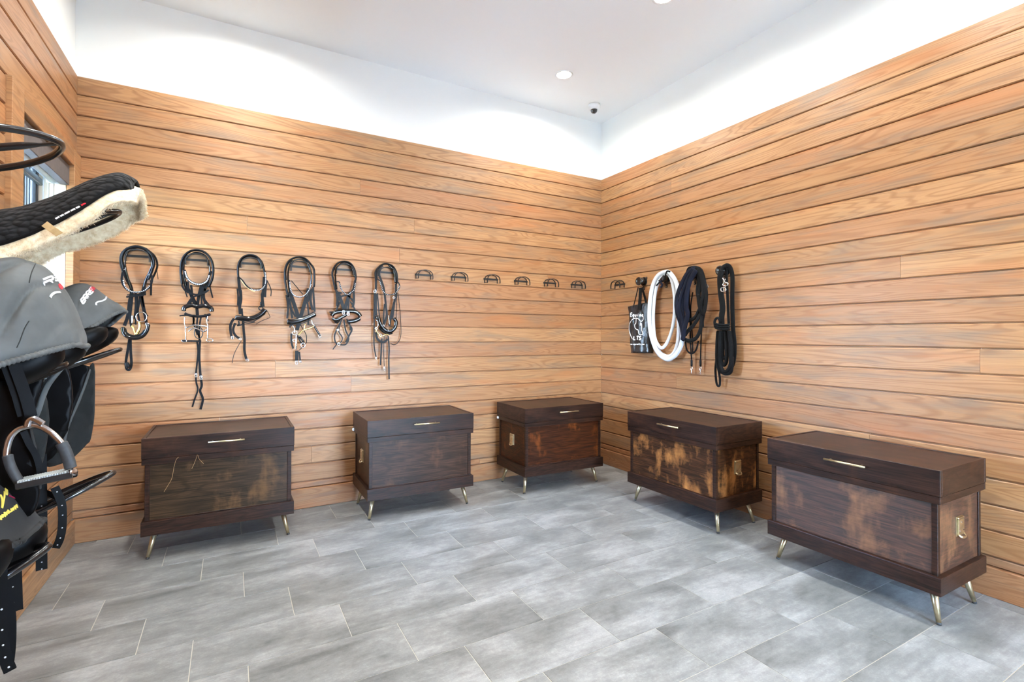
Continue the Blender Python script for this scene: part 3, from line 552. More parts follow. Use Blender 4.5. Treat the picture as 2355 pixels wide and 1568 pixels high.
g.tube('lace', [(915, 480), (935, 660), (950, 850), (950, 1000), (920, 1080), (870, 1112), (828, 1095)], .03, .0028); g.tube('lace', [(905, 480), (897, 700), (892, 900)], .04, .0028)
g.tube('noseband', [(655, 800), (680, 785), (700, 850), (752, 925), (825, 950), (880, 905), (893, 835), (865, 792)], .066, .0155, 'patent', .013); g.tube('noseband_lining', [(690, 900), (740, 950), (800, 975), (850, 965)], .058, .011, 'leather')
g.tube('bit_ring', [(652, 812), (672, 832), (676, 880), (650, 912)], .07, .0035, 'steel'); g.tube('bit_mouthpiece', [(645, 912), (672, 972), (716, 1010), (770, 986), (802, 992)], .068, .0055, 'gold'); g.ring('bit_ring', (655, 915), 14, 14, .07, .003); g.ring('bit_ring', (708, 1000), 16, 16, .072, .003)
g.strap('curb_strap', [(650, 960), (665, 1030), (695, 1065), (745, 1080), (792, 1045)], .05, .009); g.tube('bit_shank', [(815, 870), (805, 790), (803, 760)], .066, .003, 'steel')
g.strap('rein', [(632, 800), (628, 1000), (630, 1130), (648, 1235), (656, 1262)], .045, .005); g.strap('rein', [(722, 1035), (715, 1180), (705, 1358)], .04, .0065); g.strap('rein', [(750, 1010), (745, 1180), (750, 1365)], .042, .003); g.strap('rein', [(798, 1005), (810, 1150), (806, 1300), (810, 1525)], .04, .006)
g.buckle((656, 1272), 12, 22, .048); g.buckle((754, 1395), 12, 36, .044); g.buckle((640, 470), 22, 30, .07); g.buckle((868, 545), 20, 20, .066); g.buckle((735, 885), 24, 24, .074)
# ------------------------------------------------------------------ round hooks and gear on the right wall
def R_(name, label, cat, base, group=None): return Gear(name, label, cat, 'D', base, on_right, NR, group)
def tack_hook(loc, label):
    h = thing('tack_hook', label, 'hook', loc, -math.pi/2, 'round iron tack hooks')     # local -y out of the wall
    bm = bmesh.new()
    me = sweep_me('p', [(0.034*math.sin(k*math.pi/6), -.004, .034*math.cos(k*math.pi/6)) for k in range(12)], .010, .004, (0, 1, 0), closed=True)
    join('wall_plate', [me, box_me('p', -.012, .012, -.007, 0, -.082, -.03, .003), box_me('p', -.045, -.022, -.007, 0, .018, .042, .003), box_me('p', .022, .045, -.007, 0, .018, .042, .003)], 'iron', h)
    for x, z in ((0, -.072), (-.034, .031), (.034, .031)): link('screw', lathe_me('s', [(.005, 0), (.004, .003), (.001, .0035)], 10, axis_mtx(Vector((x, -.007, z)), (0, -1, 0))), 'steel', h, True)
    link('arm', lathe_me('arm', [(.034, .004), (.029, .03), (.026, .062)], 20, axis_mtx(Vector((0, 0, 0)), (0, -1, 0))), 'iron', h, True)
    link('round_cap', lathe_me('cap', [(.026, .062), (.037, .064), (.040, .068), (.037, .073), (.027, .0735), (.024, .071), (.001, .0705)], 28, axis_mtx(Vector((0, 0, 0)), (0, -1, 0))), 'iron', h, True)
    return h
for y, n_ in ((3.455, 'holding the black printed bag'), (3.175, 'holding the white coil'), (2.865, 'holding the navy rope bundle'), (2.575, 'holding the thick black line')):
    tack_hook((XR, y, 1.847), 'round black iron tack hook '+n_)
# printed bag
g = R_('tote_bag', 'black plastic carry bag with white horse head print on hook', 'bag', (440, 340))
TL, TR, BL, BR = [g.plane(*q_) for q_ in ((1444, 705, .07), (1490.5, 695, .05), (1450.5, 811, .085), (1492, 812, .06))]
def bagf(u, v, back):
    p = (TL*(1-u)+TR*u)*(1-v)+(BL*(1-u)+BR*u)*v
    n_ = noise.noise(Vector((u*5, v*3+back*7, 1.7)))*.012+noise.noise(Vector((u*11, v*7, 5+back)))*.005
    bul = .03*math.sin(math.pi*min(1, max(0, u)))*(.4+.6*v)
    return Vector((XR-.010-(.012*v if False else 0), p.y, p.z)) if back else p+Vector((-bul-n_, n_*.3, 0))
nu, nv = 22, 30; V = [bagf(i/(nu-1), j/(nv-1), 0) for j in range(nv) for i in range(nu)]; nb = len(V); V += [bagf(i/(nu-1), j/(nv-1), 1) for j in range(nv) for i in range(nu)]
F = []
for j in range(nv-1):
    for i in range(nu-1):
        a = j*nu+i; F.append((a, a+nu, a+nu+1, a+1)); a += nb; F.append((a, a+1, a+nu+1, a+nu))
edge = [i for i in range(nu)]+[j*nu+nu-1 for j in range(1, nv)]+[(nv-1)*nu+i for i in range(nu-2, -1, -1)]+[j*nu for j in range(nv-2, 0, -1)]
for a, b in zip(edge, edge[1:]+edge[:1]): F.append((a, b, b+nb, a+nb))
bagme = pyd('bag_body', V, F); bagbv = BVHTree.FromPolygons([Vector(v) for v in V], F)
wchild(link('bag_body', bagme, 'poly', None, True), g.root)
g.strap('bag_handle', [(430, 345), (405, 450), (372, 580)], .075, .006, .0015, 'black'); g.strap('bag_handle', [(455, 350), (452, 460), (440, 600)], .085, .020, .002, 'black'); g.strap('bag_handle', [(470, 350), (500, 440), (520, 530)], .05, .012, .002, 'black')
def decal(bv, px_pts, width, lift=.0016, sub=4):
    """ribbon lying on a surface: points where the drawn line meets it"""
    out = []
    P2 = [Vector((x, y, 0)) for x, y in px_pts]
    if len(P2) == 2: P2 = [P2[0].lerp(P2[1], k/8) for k in range(9)]
    for p in smooth_path(P2, sub):
        d_ = ray(p.x, p.y).normalized(); hit = bv.ray_cast(EYE, d_)
        if hit[0] is None: continue
        n_ = hit[1] if hit[1].dot(d_) < 0 else -hit[1]; out.append((hit[0]+n_*lift, n_))
    if len(out) < 2: return None
    v, f = [], []
    for i, (p, n_) in enumerate(out):
        T = (out[min(i+1, len(out)-1)][0]-out[max(i-1, 0)][0]).normalized(); B = T.cross(n_).normalized()*width/2
        v += [p-B, p+B, p+B-n_*.0012, p-B-n_*.0012]
    for i in range(len(out)-1):
        for k in range(4): f.append((i*4+k, i*4+(k+1) % 4, i*4+4+(k+1) % 4, i*4+4+k))
    f += [(3, 2, 1, 0), tuple(4*(len(out)-1)+k for k in range(4))]
    return pyd('print', v, f)
def decals(name, bv, strokes, width, m, parent, lift=.0016):
    ms = [x for x in (decal(bv, s_, width, lift) for s_ in strokes) if x]
    o = join(name, ms, m); o.parent = parent.parent if False else parent; o.matrix_parent_inverse = parent.matrix_basis.inverted() if parent.parent is None else (parent.parent.matrix_basis @ parent.matrix_parent_inverse @ parent.matrix_basis).inverted(); return o
k_ = 915/70.; bp = lambda pts: [(1430+x/k_, 700+y/k_) for x, y in pts]
decals('printed_logo', bagbv, [bp(s_) for s_ in ([(320, 1035), (265, 920), (225, 780), (222, 660), (255, 540), (330, 440), (430, 410), (510, 440), (575, 510), (640, 460), (650, 350)], [(435, 400), (425, 560), (390, 610), (400, 700), (440, 745), (490, 770), (510, 860), (540, 905), (620, 900), (632, 850), (600, 770), (600, 640), (590, 560)], [(560, 540), (555, 640)])], .0068, 'wprint', g.root)
def letters(spec, x, y, w_, h_, sl=0.):
    """stroke capitals: list of letters, each a list of strokes in a unit box"""
    out = []
    for ch in spec:
        for s_ in ch: out.append([(x+(a+sl*(1-b))*w_, y+b*h_) for a, b in s_])
        x += w_*1.25
    return out
LE = [[(0, 0), (0, 1)], [(0, 0), (.8, 0)], [(0, .5), (.6, .5)], [(0, 1), (.8, 1)]]
Lq = [[(.7, .45), (.2, .5), (.1, .8), (.4, 1), (.7, .8)], [(.7, .45), (.6, 1.35)]]; Lu = [[(.05, .45), (.05, .85), (.4, 1), (.7, .8)], [(.7, .45), (.7, 1)]]
Li = [[(.3, .45), (.3, 1)], [(.33, .2), (.35, .25)]]; Ln = [[(.1, .45), (.1, 1)], [(.1, .6), (.45, .45), (.65, .6), (.65, 1)]]; Le = [[(.1, .72), (.65, .7), (.5, .45), (.15, .55), (.12, .85), (.4, 1), (.7, .88)]]
LL = [[(0, 0), (0, 1)], [(0, 1), (.8, 1)]]; LT = [[(0, 0), (1, 0)], [(.5, 0), (.5, 1)]]; LS = [[(.8, .1), (.4, 0), (.05, .22), (.4, .5), (.8, .75), (.4, 1), (0, .9)]]
decals('printed_word', bagbv, [bp(s_) for s_ in letters([LE, Lq, Lu, Li, Ln, Le], 255, 255, 55, 105, .3)], .0085, 'wprint', g.root)
decals('printed_word', bagbv, [bp(s_) for s_ in letters([LL, LT, LS], 350, 955, 66, 105, .25)], .0105, 'wprint', g.root)
Lw = [[(0, .4), (.25, 1), (.45, .5), (.65, 1), (.9, .4)]]; Lc = [[(.7, .5), (.3, .42), (.1, .7), (.35, 1), (.7, .9)]]; Lo = [[(.4, .42), (.1, .7), (.4, 1), (.7, .7), (.4, .42)]]; Lm = [[(.05, 1), (.1, .45), (.4, .6), (.45, 1)], [(.4, .6), (.7, .45), (.8, 1)]]; Ldot = [[(.3, .92), (.42, 1)]]; Ll = [[(.3, 0), (.3, 1)]]; Lt = [[(.3, .1), (.3, .95), (.6, 1)], [(.05, .4), (.6, .4)]]; Ls = [[(.65, .5), (.3, .42), (.15, .6), (.6, .8), (.4, 1), (.1, .92)]]
decals('printed_address', bagbv, [bp(s_) for s_ in letters([Lw, Lw, Lw, Ldot, Le, Lq, Lu, Li, Ln, Le, Ll, Lt, Ls, Ldot, Lc, Lo, Lm], 250, 1160, 20.5, 55)], .003, 'wprint', g.root)
# white coil
g = R_('hose_coil', 'thick white braided rope coiled in long loops on hook', 'rope', (740, 170))
wh = dict(r=.0195, m='whitehose')
g.tube('coil', [(745, 172), (655, 215), (595, 330), (565, 500), (556, 700), (580, 900), (645, 1070), (745, 1155), (830, 1128), (905, 1020), (935, 880), (930, 700), (905, 480), (860, 300), (800, 200)], .075, closed=True, **wh)
g.tube('coil', [(750, 190), (675, 250), (628, 380), (605, 560), (602, 760), (622, 930), (685, 1028), (745, 985), (800, 860), (835, 690), (842, 500), (825, 340), (795, 235)], .06, closed=True, r=.0145, m='whitehose')
g.tube('coil', [(755, 180), (665, 235), (608, 360), (580, 540), (578, 740), (600, 900), (660, 1060), (760, 1125), (835, 1080), (880, 940), (885, 700), (868, 480), (835, 300), (800, 215)], .045, closed=True, r=.0165, m='whitehose')
g.strap('tie', [(790, 170), (755, 165), (735, 215), (722, 260)], .098, .007, .003, 'black'); g.tube('snap_clip', [(632, 330), (660, 300), (700, 262)], .09, .007, 'navy'); g.tube('snap_clip', [(680, 350), (700, 320), (680, 285)], .09, .008, 'navy')
# navy bundle
g = R_('lead_rope', 'navy and black flat reins bundled in long loops with snap clips', 'rope', (1060, 140))
for k, (p_, a_) in enumerate([([(1070, 128), (990, 180), (930, 280), (880, 400), (858, 520), (872, 650), (912, 770), (935, 900), (922, 945)], .014), ([(1065, 140), (1000, 220), (950, 340), (905, 480), (892, 600), (935, 740), (945, 860)], .012), ([(1085, 150), (1020, 260), (982, 400), (972, 560), (985, 660), (955, 800), (930, 942)], .016), ([(1060, 165), (1010, 240), (960, 360), (930, 500), (935, 640), (955, 760)], .012), ([(1050, 135), (970, 210), (915, 330), (870, 460), (870, 560), (900, 700)], .010)]): g.strap('navy_strand', p_, .108+.009*(k % 3), a_*1.45, .008, 'navy', rect=False)
for k, (p_, a_) in enumerate([([(1070, 128), (1135, 160), (1172, 280), (1188, 420), (1182, 560), (1150, 700), (1150, 800)], .014), ([(1085, 150), (1130, 300), (1112, 450), (1150, 560), (1142, 700), (1130, 820), (1080, 920), (1000, 948), (955, 930)], .012), ([(1140, 170), (1188, 350), (1195, 480), (1165, 640), (1120, 560), (1105, 420)], .012), ([(1125, 580), (1072, 680), (1000, 722), (905, 728)], .011), ([(1135, 640), (1062, 760), (992, 835), (955, 890)], .012), ([(1100, 140), (1150, 260), (1160, 420), (1135, 560), (1150, 640)], .013), ([(1075, 135), (1110, 250), (1095, 400), (1130, 520), (1170, 600), (1145, 760)], .011)]): g.strap('black_strand', p_, .098+.009*(k % 3), a_*1.4, .008, 'black', rect=False)
g.strap('thin_strap', [(962, 955), (978, 1050), (1030, 1092), (1082, 1050), (1108, 950)], .05, .0075, .002, 'leather'); g.strap('thin_strap', [(1010, 280), (1005, 500), (1015, 700), (1018, 950), (1032, 1160)], .045, .007, .002, 'leather'); g.strap('thin_strap', [(1150, 780), (1140, 900), (1132, 1175)], .045, .006, .002, 'leather'); g.strap('thin_strap', [(1045, 400), (1020, 600), (1040, 900), (1045, 1080)], .04, .006, .002, 'leather')
for x in (1032, 1131): g.tube('clip_sleeve', [(x, 1160), (x, 1240)], .046, .009, 'leather'); g.ring('snap_clip', (x, 1262), 10, 22, .047, .003); g.tube('snap_clip', [(x-4, 1262), (x-2, 1300), (x-4, 1325)], .047, .004, 'steel')
g.tube('ring', [(1185, 312), (1212, 320), (1212, 350), (1190, 360)], .09, .0035, 'steel'); g.strap('hook_loop', [(985, 180), (1010, 130), (1080, 120), (1130, 170)], .06, .012, .02, 'black', rect=False)
# black line
g = R_('lunge_line', 'thick black lunge line wrapped in a bundle with silver buckle', 'rope', (1430, 105))
g.strap('webbing', [(1385, 130), (1420, 102), (1462, 120), (1488, 200), (1492, 300), (1490, 500), (1498, 800), (1515, 1000), (1500, 1190), (1440, 1310)], .05, .019, .006, 'black', rect=False)
g.strap('webbing', [(1372, 150), (1352, 240), (1360, 400), (1380, 560), (1370, 680), (1372, 790)], .085, .026, .006, 'black', rect=False); g.strap('webbing', [(1420, 130), (1430, 300), (1440, 520), (1450, 760)], .06, .012, .004, 'black', rect=False)
g.strap('webbing', [(1350, 240), (1385, 120), (1430, 105)], .08, .016, .008, 'black', rect=False)
for k in range(3): g.tube('wrap', [(1300, 752+24*k), (1330, 765+24*k), (1400, 772+24*k), (1462, 766+24*k)], .10, .0085, 'black', .012)
g.tube('wrap', [(1300, 800), (1292, 730), (1320, 690), (1350, 720), (1345, 790)], .095, .010, 'black')
for k, p_ in enumerate([[(1345, 830), (1335, 1000), (1335, 1180), (1378, 1280), (1440, 1285), (1472, 1190), (1462, 1000), (1440, 830)], [(1380, 830), (1368, 1000), (1362, 1150), (1392, 1225), (1425, 1170), (1424, 1000), (1410, 830)], [(1360, 830), (1350, 1020), (1352, 1200), (1400, 1300), (1462, 1240), (1480, 1060), (1455, 830)], [(1395, 830), (1385, 1000), (1380, 1100), (1400, 1150), (1440, 1080), (1436, 830)], [(1330, 830), (1318, 1020), (1322, 1200), (1360, 1290), (1420, 1320), (1475, 1290), (1490, 1120)]]): g.tube('line_loop', p_, .07+.012*(k % 3), .0135, 'black')
g.tube('tail_loop', [(1325, 1080), (1308, 1180), (1300, 1290), (1312, 1420), (1332, 1458), (1350, 1440), (1348, 1350), (1325, 1240)], .06, .0085, 'black')
g.buckle((1390, 372), 46, 36, .102, 'steel', .004); g.tube('snap_clip', [(1380, 240), (1400, 280), (1385, 320), (1420, 335)], .10, .006, 'steel'); g.tube('snap_clip', [(1415, 250), (1400, 285), (1440, 300), (1435, 330)], .102, .005, 'steel'); g.ring('ring', (1410, 315), 28, 14, .10, .0035)

# ------------------------------------------------------------------ saddle racks on the left wall
def saddle_rack(tip, tilt, label, wd=1.):
    X, Y, Z = tip; r = thing('saddle_rack', label, 'rack', (XL, Y, Z), 0, 'wall mounted saddle racks')
    pt = lambda e, v, up_=0: (X-e-XL, v, -tilt*e+up_)
    n_ = Vector((-tilt, 0, 1)).normalized(); E = X-XL-.006
    half = [(e_, v_*wd) for e_, v_ in ((E, .075), (.40, .098), (.26, .108), (.17, .105), (.10, .092), (.05, .068), (.018, .039))]
    sweep('loop_rod', [pt(e, -v) for e, v in half]+[pt(0, 0)]+[pt(e, v) for e, v in half[::-1]], .0078, .0078, n_, 'iron', r, n=14)
    sweep('centre_rod', [pt(E, 0, -.004), pt(.30, 0, -.003), pt(.15, 0, -.002), pt(.07, 0), pt(.035, 0), pt(.004, 0)], .0082, .0082, n_, 'iron', r, n=14, taper=lambda t_: 1 if t_ < .62 else max(.5, 1-(t_-.62)*2.8))
    sweep('cross_rod', [pt(.40, -.098*wd), pt(.40, .098*wd)], .006, .006, n_, 'iron', r)
    box('wall_plate', (0, .006, -.10, .10, -tilt*E-.03, -tilt*E+.03), 'iron', r, .002)
    sweep('brace', [(.004, 0, -tilt*E-.16), (.10, 0, -tilt*E-.05), pt(.40, 0, -.006)], .006, .006, (0, 1, 0), 'iron', r)
    return r
R0, R1, R2, R3, R4, R5 = (-.34, 2.131, 1.752), (-.34, 1.457, 1.759), (-.34, 1.50, 1.260), (-.34, 2.164, 1.276), (-.34, 2.075, .866), (-.34, 1.396, .873)
saddle_rack(R0, .46, 'black saddle rack loop under the cream fleece pad'); saddle_rack(R1, .26, 'empty black saddle rack loop at top left of the photo', 1.4); saddle_rack(R2, .44, 'black saddle rack under the nearer grey saddle cover'); saddle_rack(R3, .40, 'black saddle rack under the farther grey saddle cover'); saddle_rack(R4, .44, 'empty black saddle rack loop pointing up beside the stirrup'); saddle_rack(R5, .50, 'lowest black saddle rack, below the yellow lettered cover')
# ------------------------------------------------------------------ fleece pad
def lerp(tab, x):
    if x <= tab[0][0]: return tab[0][1]
    for (a, va), (b, vb) in zip(tab, tab[1:]):
        if x <= b: return va+(vb-va)*(x-a)/(b-a)
    return tab[-1][1]
def sm(tab, x): return sum(lerp(tab, x+d_) for d_ in (-.012, -.006, 0, .006, .012))/5
def solid(o, th, off=-1.):
    md = o.modifiers.new('thickness', 'SOLIDIFY'); md.thickness = th; md.offset = off; md.use_even_offset = False
def offs(me, pts_fn): pass
pad = thing('saddle_pad', 'black quilted half pad with thick cream fleece lying on the top rack', 'saddle pad', (R0[0], R0[1], R0[2]))
def pad_fn(e0, e1, W, drop, lift, jit=0., wave=0.):
    def fn(u, v):
        e = e0+(e1-e0)*v; t_ = (u-.5)*2
        endr = min(1, max(0, (e-e0)/.13)); w_ = W*(.50+.50*math.sqrt(max(0, 1-(1-endr)**2)))
        T = sm([(-.08, 1.895), (-.01, 1.893), (.06, 1.842), (.12, 1.797), (.18, 1.757), (.24, 1.725), (.32, 1.70), (.5, 1.66)], e)-.035*(1-endr)**2+lift
        a = t_*1.25
        dp = drop*lerp([(e0, .42), (e0+.04, .66), (e0+.11, .95), (.12, 1.), (.5, 1.15)], e)*(1 if t_ < 0 else lerp([(e0, 1.), (.0, .95), (.1, .75), (.2, .6), (.27, .72), (.34, 1.), (.5, 1.1)], e))
        x = Vector((R0[0]-e, R0[1]+w_*math.sin(a)/math.sin(1.25), T-dp*(1-math.cos(a))/(1-math.cos(1.25))))
        if jit: x += Vector((noise.noise(x*38+Vector((3, 1, 2))), noise.noise(x*38), noise.noise(x*38+Vector((9, 5, 7)))))*jit
        return x
    return fn
qf = grid_me('quilted_top', pad_fn(-.045, .50, .174, .130, .004), 60, 70); q_o = wchild(link('quilted_top', qf, 'quilt', None, True), pad); solid(q_o, .006, 1.)
qbv = BVHTree.FromPolygons([v.co.copy() for v in qf.vertices], [tuple(p.vertices) for p in qf.polygons])
ff = pad_fn(-.064, .505, .192, .152, -.026, .0035); fme = grid_me('fleece', ff, 70, 90)
fo = wchild(link('fleece', fme, 'fleece', None, True), pad); solid(fo, .016, -1.)
fme.update(); rw = random.Random(3); tv, tf = [], []
fn_ = [v.normal.copy() for v in fme.vertices]; fc = [v.co.copy() for v in fme.vertices]
sgn = 1 if fn_[35*1+70*40].z > 0 else -1
for k in range(22000):
    i = rw.randrange(70); j = rw.randrange(90)
    if rw.random() < .4: i = rw.choice((0, 1, 68, 69))
    elif rw.random() < .25: j = rw.choice((0, 1))
    idx = j*70+i; n_ = fn_[idx]*sgn; edge_ = i in (0, 1, 68, 69) or j in (0, 1)
    p = fc[idx]-n_*(rw.uniform(.0, .02) if edge_ else .015)+Vector((rw.uniform(-.004, .004), rw.uniform(-.003, .003), rw.uniform(-.003, .003)))
    out_ = (Vector((0, -1 if i < 2 else (1 if i > 67 else 0), 0))+Vector((1 if j < 2 else 0, 0, 0))-n_*.7+Vector((rw.uniform(-.6, .6), rw.uniform(-.6, .6), rw.uniform(-.6, .2)))).normalized()
    L_ = rw.uniform(.004, .008); sd = out_.orthogonal().normalized()*.0005; b0 = len(tv); tv += [p-sd, p+sd, p+out_*L_*.6+sd*.8+Vector((0, 0, -.001)), p+out_*L_+Vector((0, 0, -.003))]; tf += [(b0, b0+1, b0+2), (b0, b0+2, b0+3)]
wo = wchild(link('wool_fibres', pyd('wool', tv, tf), 'fleece'), pad); tag(wo, kind='stuff')
eg = [qf.vertices[j*60].co.copy() for j in range(0, 70, 3)]; eg2 = [qf.vertices[j*60+59].co.copy() for j in range(0, 70, 3)]; ee = [qf.vertices[i].co.copy() for i in range(0, 60, 3)]
for e_ in (eg, eg2, ee): wchild(sweep('binding', e_, .0065, .0055, (0, 0, 1), 'black'), pad)
wchild(sweep('girth_loop', [on_y(102, 514, 1.912), on_y(120, 527, 1.92), on_y(140, 541, 1.945)], .010, .0015, (.2, -1, -.3), 'bone', rect=True), pad)
wchild(sweep('seam', [v for v in [qbv.ray_cast(EYE, ray(px, py).normalized())[0] for px, py in ((66, 482), (100, 468), (150, 450), (205, 437), (250, 427), (285, 408))] if v], .002, .003, (0, 0, 1), 'black'), pad)
decals('woven_mark', qbv, [[(131, 506.0), (140, 501.3)], [(142, 500.3), (150, 496.1)], [(152, 495.1), (164, 488.8)], [(166, 487.8), (176, 482.6)], [(178, 481.6), (186, 477.4)]], .005, 'wprint', pad, .008)
decals('woven_mark', qbv, [[(190, 475.3), (203, 468.4)], [(211, 463.7), (220, 458.5)], [(223, 456.8), (236, 449.2)]], .005, 'rprint', pad, .008)
M['saddleleather'] = noisy('saddle_leather', sr(4, 4, 5), sr(9, 9, 10), 40, .45, .1, .12)
# ------------------------------------------------------------------ saddles and covers
def ellipsoid(name, c, r, tilt, m, parent):
    bm = bmesh.new(); bmesh.ops.create_uvsphere(bm, u_segments=28, v_segments=18, radius=1)
    for v in bm.verts:
        v.co = Vector((math.copysign(abs(v.co.x)**.8, v.co.x)*r[0], math.copysign(abs(v.co.y)**.8, v.co.y)*r[1], math.copysign(abs(v.co.z)**.8, v.co.z)*r[2]))
        v.co.z += v.co.x*tilt
        v.co += Vector(c)
    me = bpy.data.meshes.new(name); bm.to_mesh(me); bm.free(); return wchild(link(name, me, m, None, True), parent)
def sheet(name, poly, y, th, m, parent, warp=.01):
    pts = smooth_path([Vector((a, b, 0)) for a, b in poly], 3, True); P3 = [on_y(p.x, p.y, y) for p in pts]
    p2 = [Vector((p.x, p.z)) for p in P3]; nb_ = len(p2); lo = Vector((min(p.x for p in p2), min(p.y for p in p2))); hi = Vector((max(p.x for p in p2), max(p.y for p in p2))); st = .016; q2 = list(p2)
    x_ = lo.x
    while x_ < hi.x:
        z_ = lo.y
        while z_ < hi.y: q2.append(Vector((x_+.3*st*math.sin(z_*97), z_))); z_ += st
        x_ += st
    vo, eo, fo_, *_r = delaunay_2d_cdt(q2, [(i, (i+1) % nb_) for i in range(nb_)], [], 1, 1e-5)
    bm = bmesh.new(); vs_ = [bm.verts.new((p.x, y, p.y)) for p in vo]
    for f_ in fo_: bm.faces.new([vs_[i] for i in f_])
    for v in [v for v in bm.verts if not v.link_faces]: bm.verts.remove(v)
    for v in bm.verts: v.co.y += warp*noise.noise(v.co*14)+warp*.6*noise.noise(v.co*33)
    bmesh.ops.recalc_face_normals(bm, faces=bm.faces[:])
    me = bpy.data.meshes.new(name); bm.to_mesh(me); bm.free(); o = wchild(link(name, me, m, None, True), parent); solid(o, th, 0.); return o
def strap_y(name, pts, y, a, m, parent, b=.002, holes=0, rect=True):
    P3 = [on_y(q_[0], q_[1], q_[2] if len(q_) > 2 else y) for q_ in pts]
    o = wchild(sweep(name, P3, a, b, (.25, -1, 0), m, None, rect=rect), parent)
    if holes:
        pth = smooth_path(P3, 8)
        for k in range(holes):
            p = pth[int((k+.5)/holes*(len(pth)-1))]; e = link('hole_dot', lathe_me('hole_dot', [(.0019, 0), (.0015, .0006), (.0008, .0007)], 8, axis_mtx(p+Vector((.25, -1, 0)).normalized()*(b+.0002), (.25, -1, 0))), 'gprint')  # pale discs stand in for punched holes with the lit wall behind
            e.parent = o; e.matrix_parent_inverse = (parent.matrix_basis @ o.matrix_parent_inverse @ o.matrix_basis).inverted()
    return o
def cover(R, label, m, Tt, Wt, Bn, Bf, e0, e1, wr=.006, pw=.75, seed=0., wf=1., group='fabric saddle covers'):
    X, Y, Z = R; c = thing('saddle_cover', label, 'saddle cover', (X, Y, Z), 0, group)
    def fn(u, v):
        e = e0+(e1-e0)*v**1.5; t_ = (u-.5)*2; T, W = sm(Tt, e), sm(Wt, e); B = sm(Bn, e) if t_ < 0 else sm(Bf, e)
        a = t_*math.pi/2; ca = max(0, math.cos(a)); Bm = B
        z = Bm+(T-Bm)*ca**pw; p = Vector((X-e, Y+W*math.sin(a)*(wf if t_ > 0 else 1), z))
        n1 = noise.noise(Vector((e*9+seed, p.y*7, z*3)))*1.4+noise.noise(Vector((e*22, p.y*18+seed, z*7)))*.7
        fold = .5-1.7*min(1, 2.2*ca)*(1-abs(math.sin(e*44+z*12*math.copysign(1, -t_)+seed+1.5*noise.noise(p*5))))**3
        if v == 0: return Vector((X-e, Y, B))
        amp = wr*min(1, (e-e0)/.04)
        return p+Vector((.2*amp*(n1+.5*fold), math.copysign(1, t_)*(.1+.9*abs(math.sin(a)))*amp*(.6*n1+fold), amp*(.5*n1+.12*fold)*ca*.8))
    me = grid_me('fabric_shell', fn, 72, 120); o = wchild(link('fabric_shell', me, m, None, True), c)
    bv = BVHTree.FromPolygons([v.co.copy() for v in me.vertices], [tuple(p.vertices) for p in me.polygons]); solid(o, .003)
    for col_ in (0, 71):
        hem = [me.vertices[j*72+col_].co.copy() for j in range(0, 120, 2)]
        wchild(sweep('elastic_hem', hem, .006, .006, (0, 0, 1), m, sub=4, taper=lambda t_: 1+.2*math.sin(t_*420)), c)
    hem = [me.vertices[i].co.copy() for i in range(0, 72, 2)]
    return c, bv
GC = 'grey fabric saddle cover '
# farther saddle on the middle row
sd = thing('saddle', 'farther black leather saddle hidden under a grey cover, nearest the back wall', 'saddle', R3, 0, 'saddles on the wall racks')
ellipsoid('rear_panel', (-.50, 2.06, 1.275), (.145, .062, .048), .42, 'saddleleather', sd); ellipsoid('rear_panel', (-.505, 2.235, 1.272), (.15, .062, .046), .42, 'saddleleather', sd)
ellipsoid('seat', (-.60, 2.15, 1.36), (.22, .15, .07), .25, 'saddleleather', sd)
sheet('flap', [(95, 845), (150, 838), (166, 900), (164, 950), (150, 1000), (125, 1030), (100, 1045), (20, 1060), (-60, 1020), (-80, 900), (-20, 850)], 1.96, .008, 'saddleleather', sd, .006)
sheet('flap', [(20, 835), (190, 838), (200, 862), (170, 940), (148, 1000), (138, 1028), (106, 1062), (30, 1060), (-60, 1020), (-60, 860)], 2.30, .008, 'saddleleather', sd, .004)
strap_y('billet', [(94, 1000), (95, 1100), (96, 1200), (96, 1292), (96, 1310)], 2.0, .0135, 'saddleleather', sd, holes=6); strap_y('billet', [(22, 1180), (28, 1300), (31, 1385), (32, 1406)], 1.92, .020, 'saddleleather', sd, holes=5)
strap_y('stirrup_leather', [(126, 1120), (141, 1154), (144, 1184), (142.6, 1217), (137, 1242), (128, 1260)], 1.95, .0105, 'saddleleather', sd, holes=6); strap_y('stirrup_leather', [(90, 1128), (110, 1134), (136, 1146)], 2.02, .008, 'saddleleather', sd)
cv, bv = cover(R3, GC+'farther from the viewer, with pointed rear corner and white lettering', 'cover', [(-.012, 1.415), (.0, 1.435), (.03, 1.452), (.055, 1.475), (.085, 1.497), (.105, 1.503), (.13, 1.495), (.18, 1.46), (.3, 1.45), (.5, 1.48)], [(-.012, .02), (.0, .05), (.03, .10), (.06, .13), (.1, .155), (.2, .18), (.5, .21)], [(-.012, 1.412), (.0, 1.405), (.03, 1.375), (.08, 1.325), (.15, 1.28), (.3, 1.14), (.5, 1.1)], [(-.012, 1.412), (.0, 1.405), (.03, 1.38), (.08, 1.34), (.15, 1.30), (.3, 1.14), (.5, 1.1)], -.012, .5, .005, .75, 1.)
sheet('skirt', [(204, 846), (216, 838), (218, 905), (216, 960), (208, 1010), (199, 1022), (180, 1042), (160, 1058), (130, 1070), (108, 1073), (106, 1055), (125, 1040), (146, 1020), (148, 1000), (160, 965), (178, 925), (195, 880)], 2.335, .006, 'coverin', cv, .008)
strap_y('elastic_hem', [(205, 848), (196, 878), (178, 926), (161, 964), (149, 1000), (146, 1022)], 2.325, .0065, 'cover', cv, .006, rect=False)
E1 = [[(0, 0), (.8, 0)], [(0, .5), (.8, .5)], [(0, 1), (.8, 1)], [(0, .1), (0, 1)]]; R1_ = [[(0, 1), (0, 0), (.7, 0), (.75, .45), (.1, .5), (.8, 1)]]
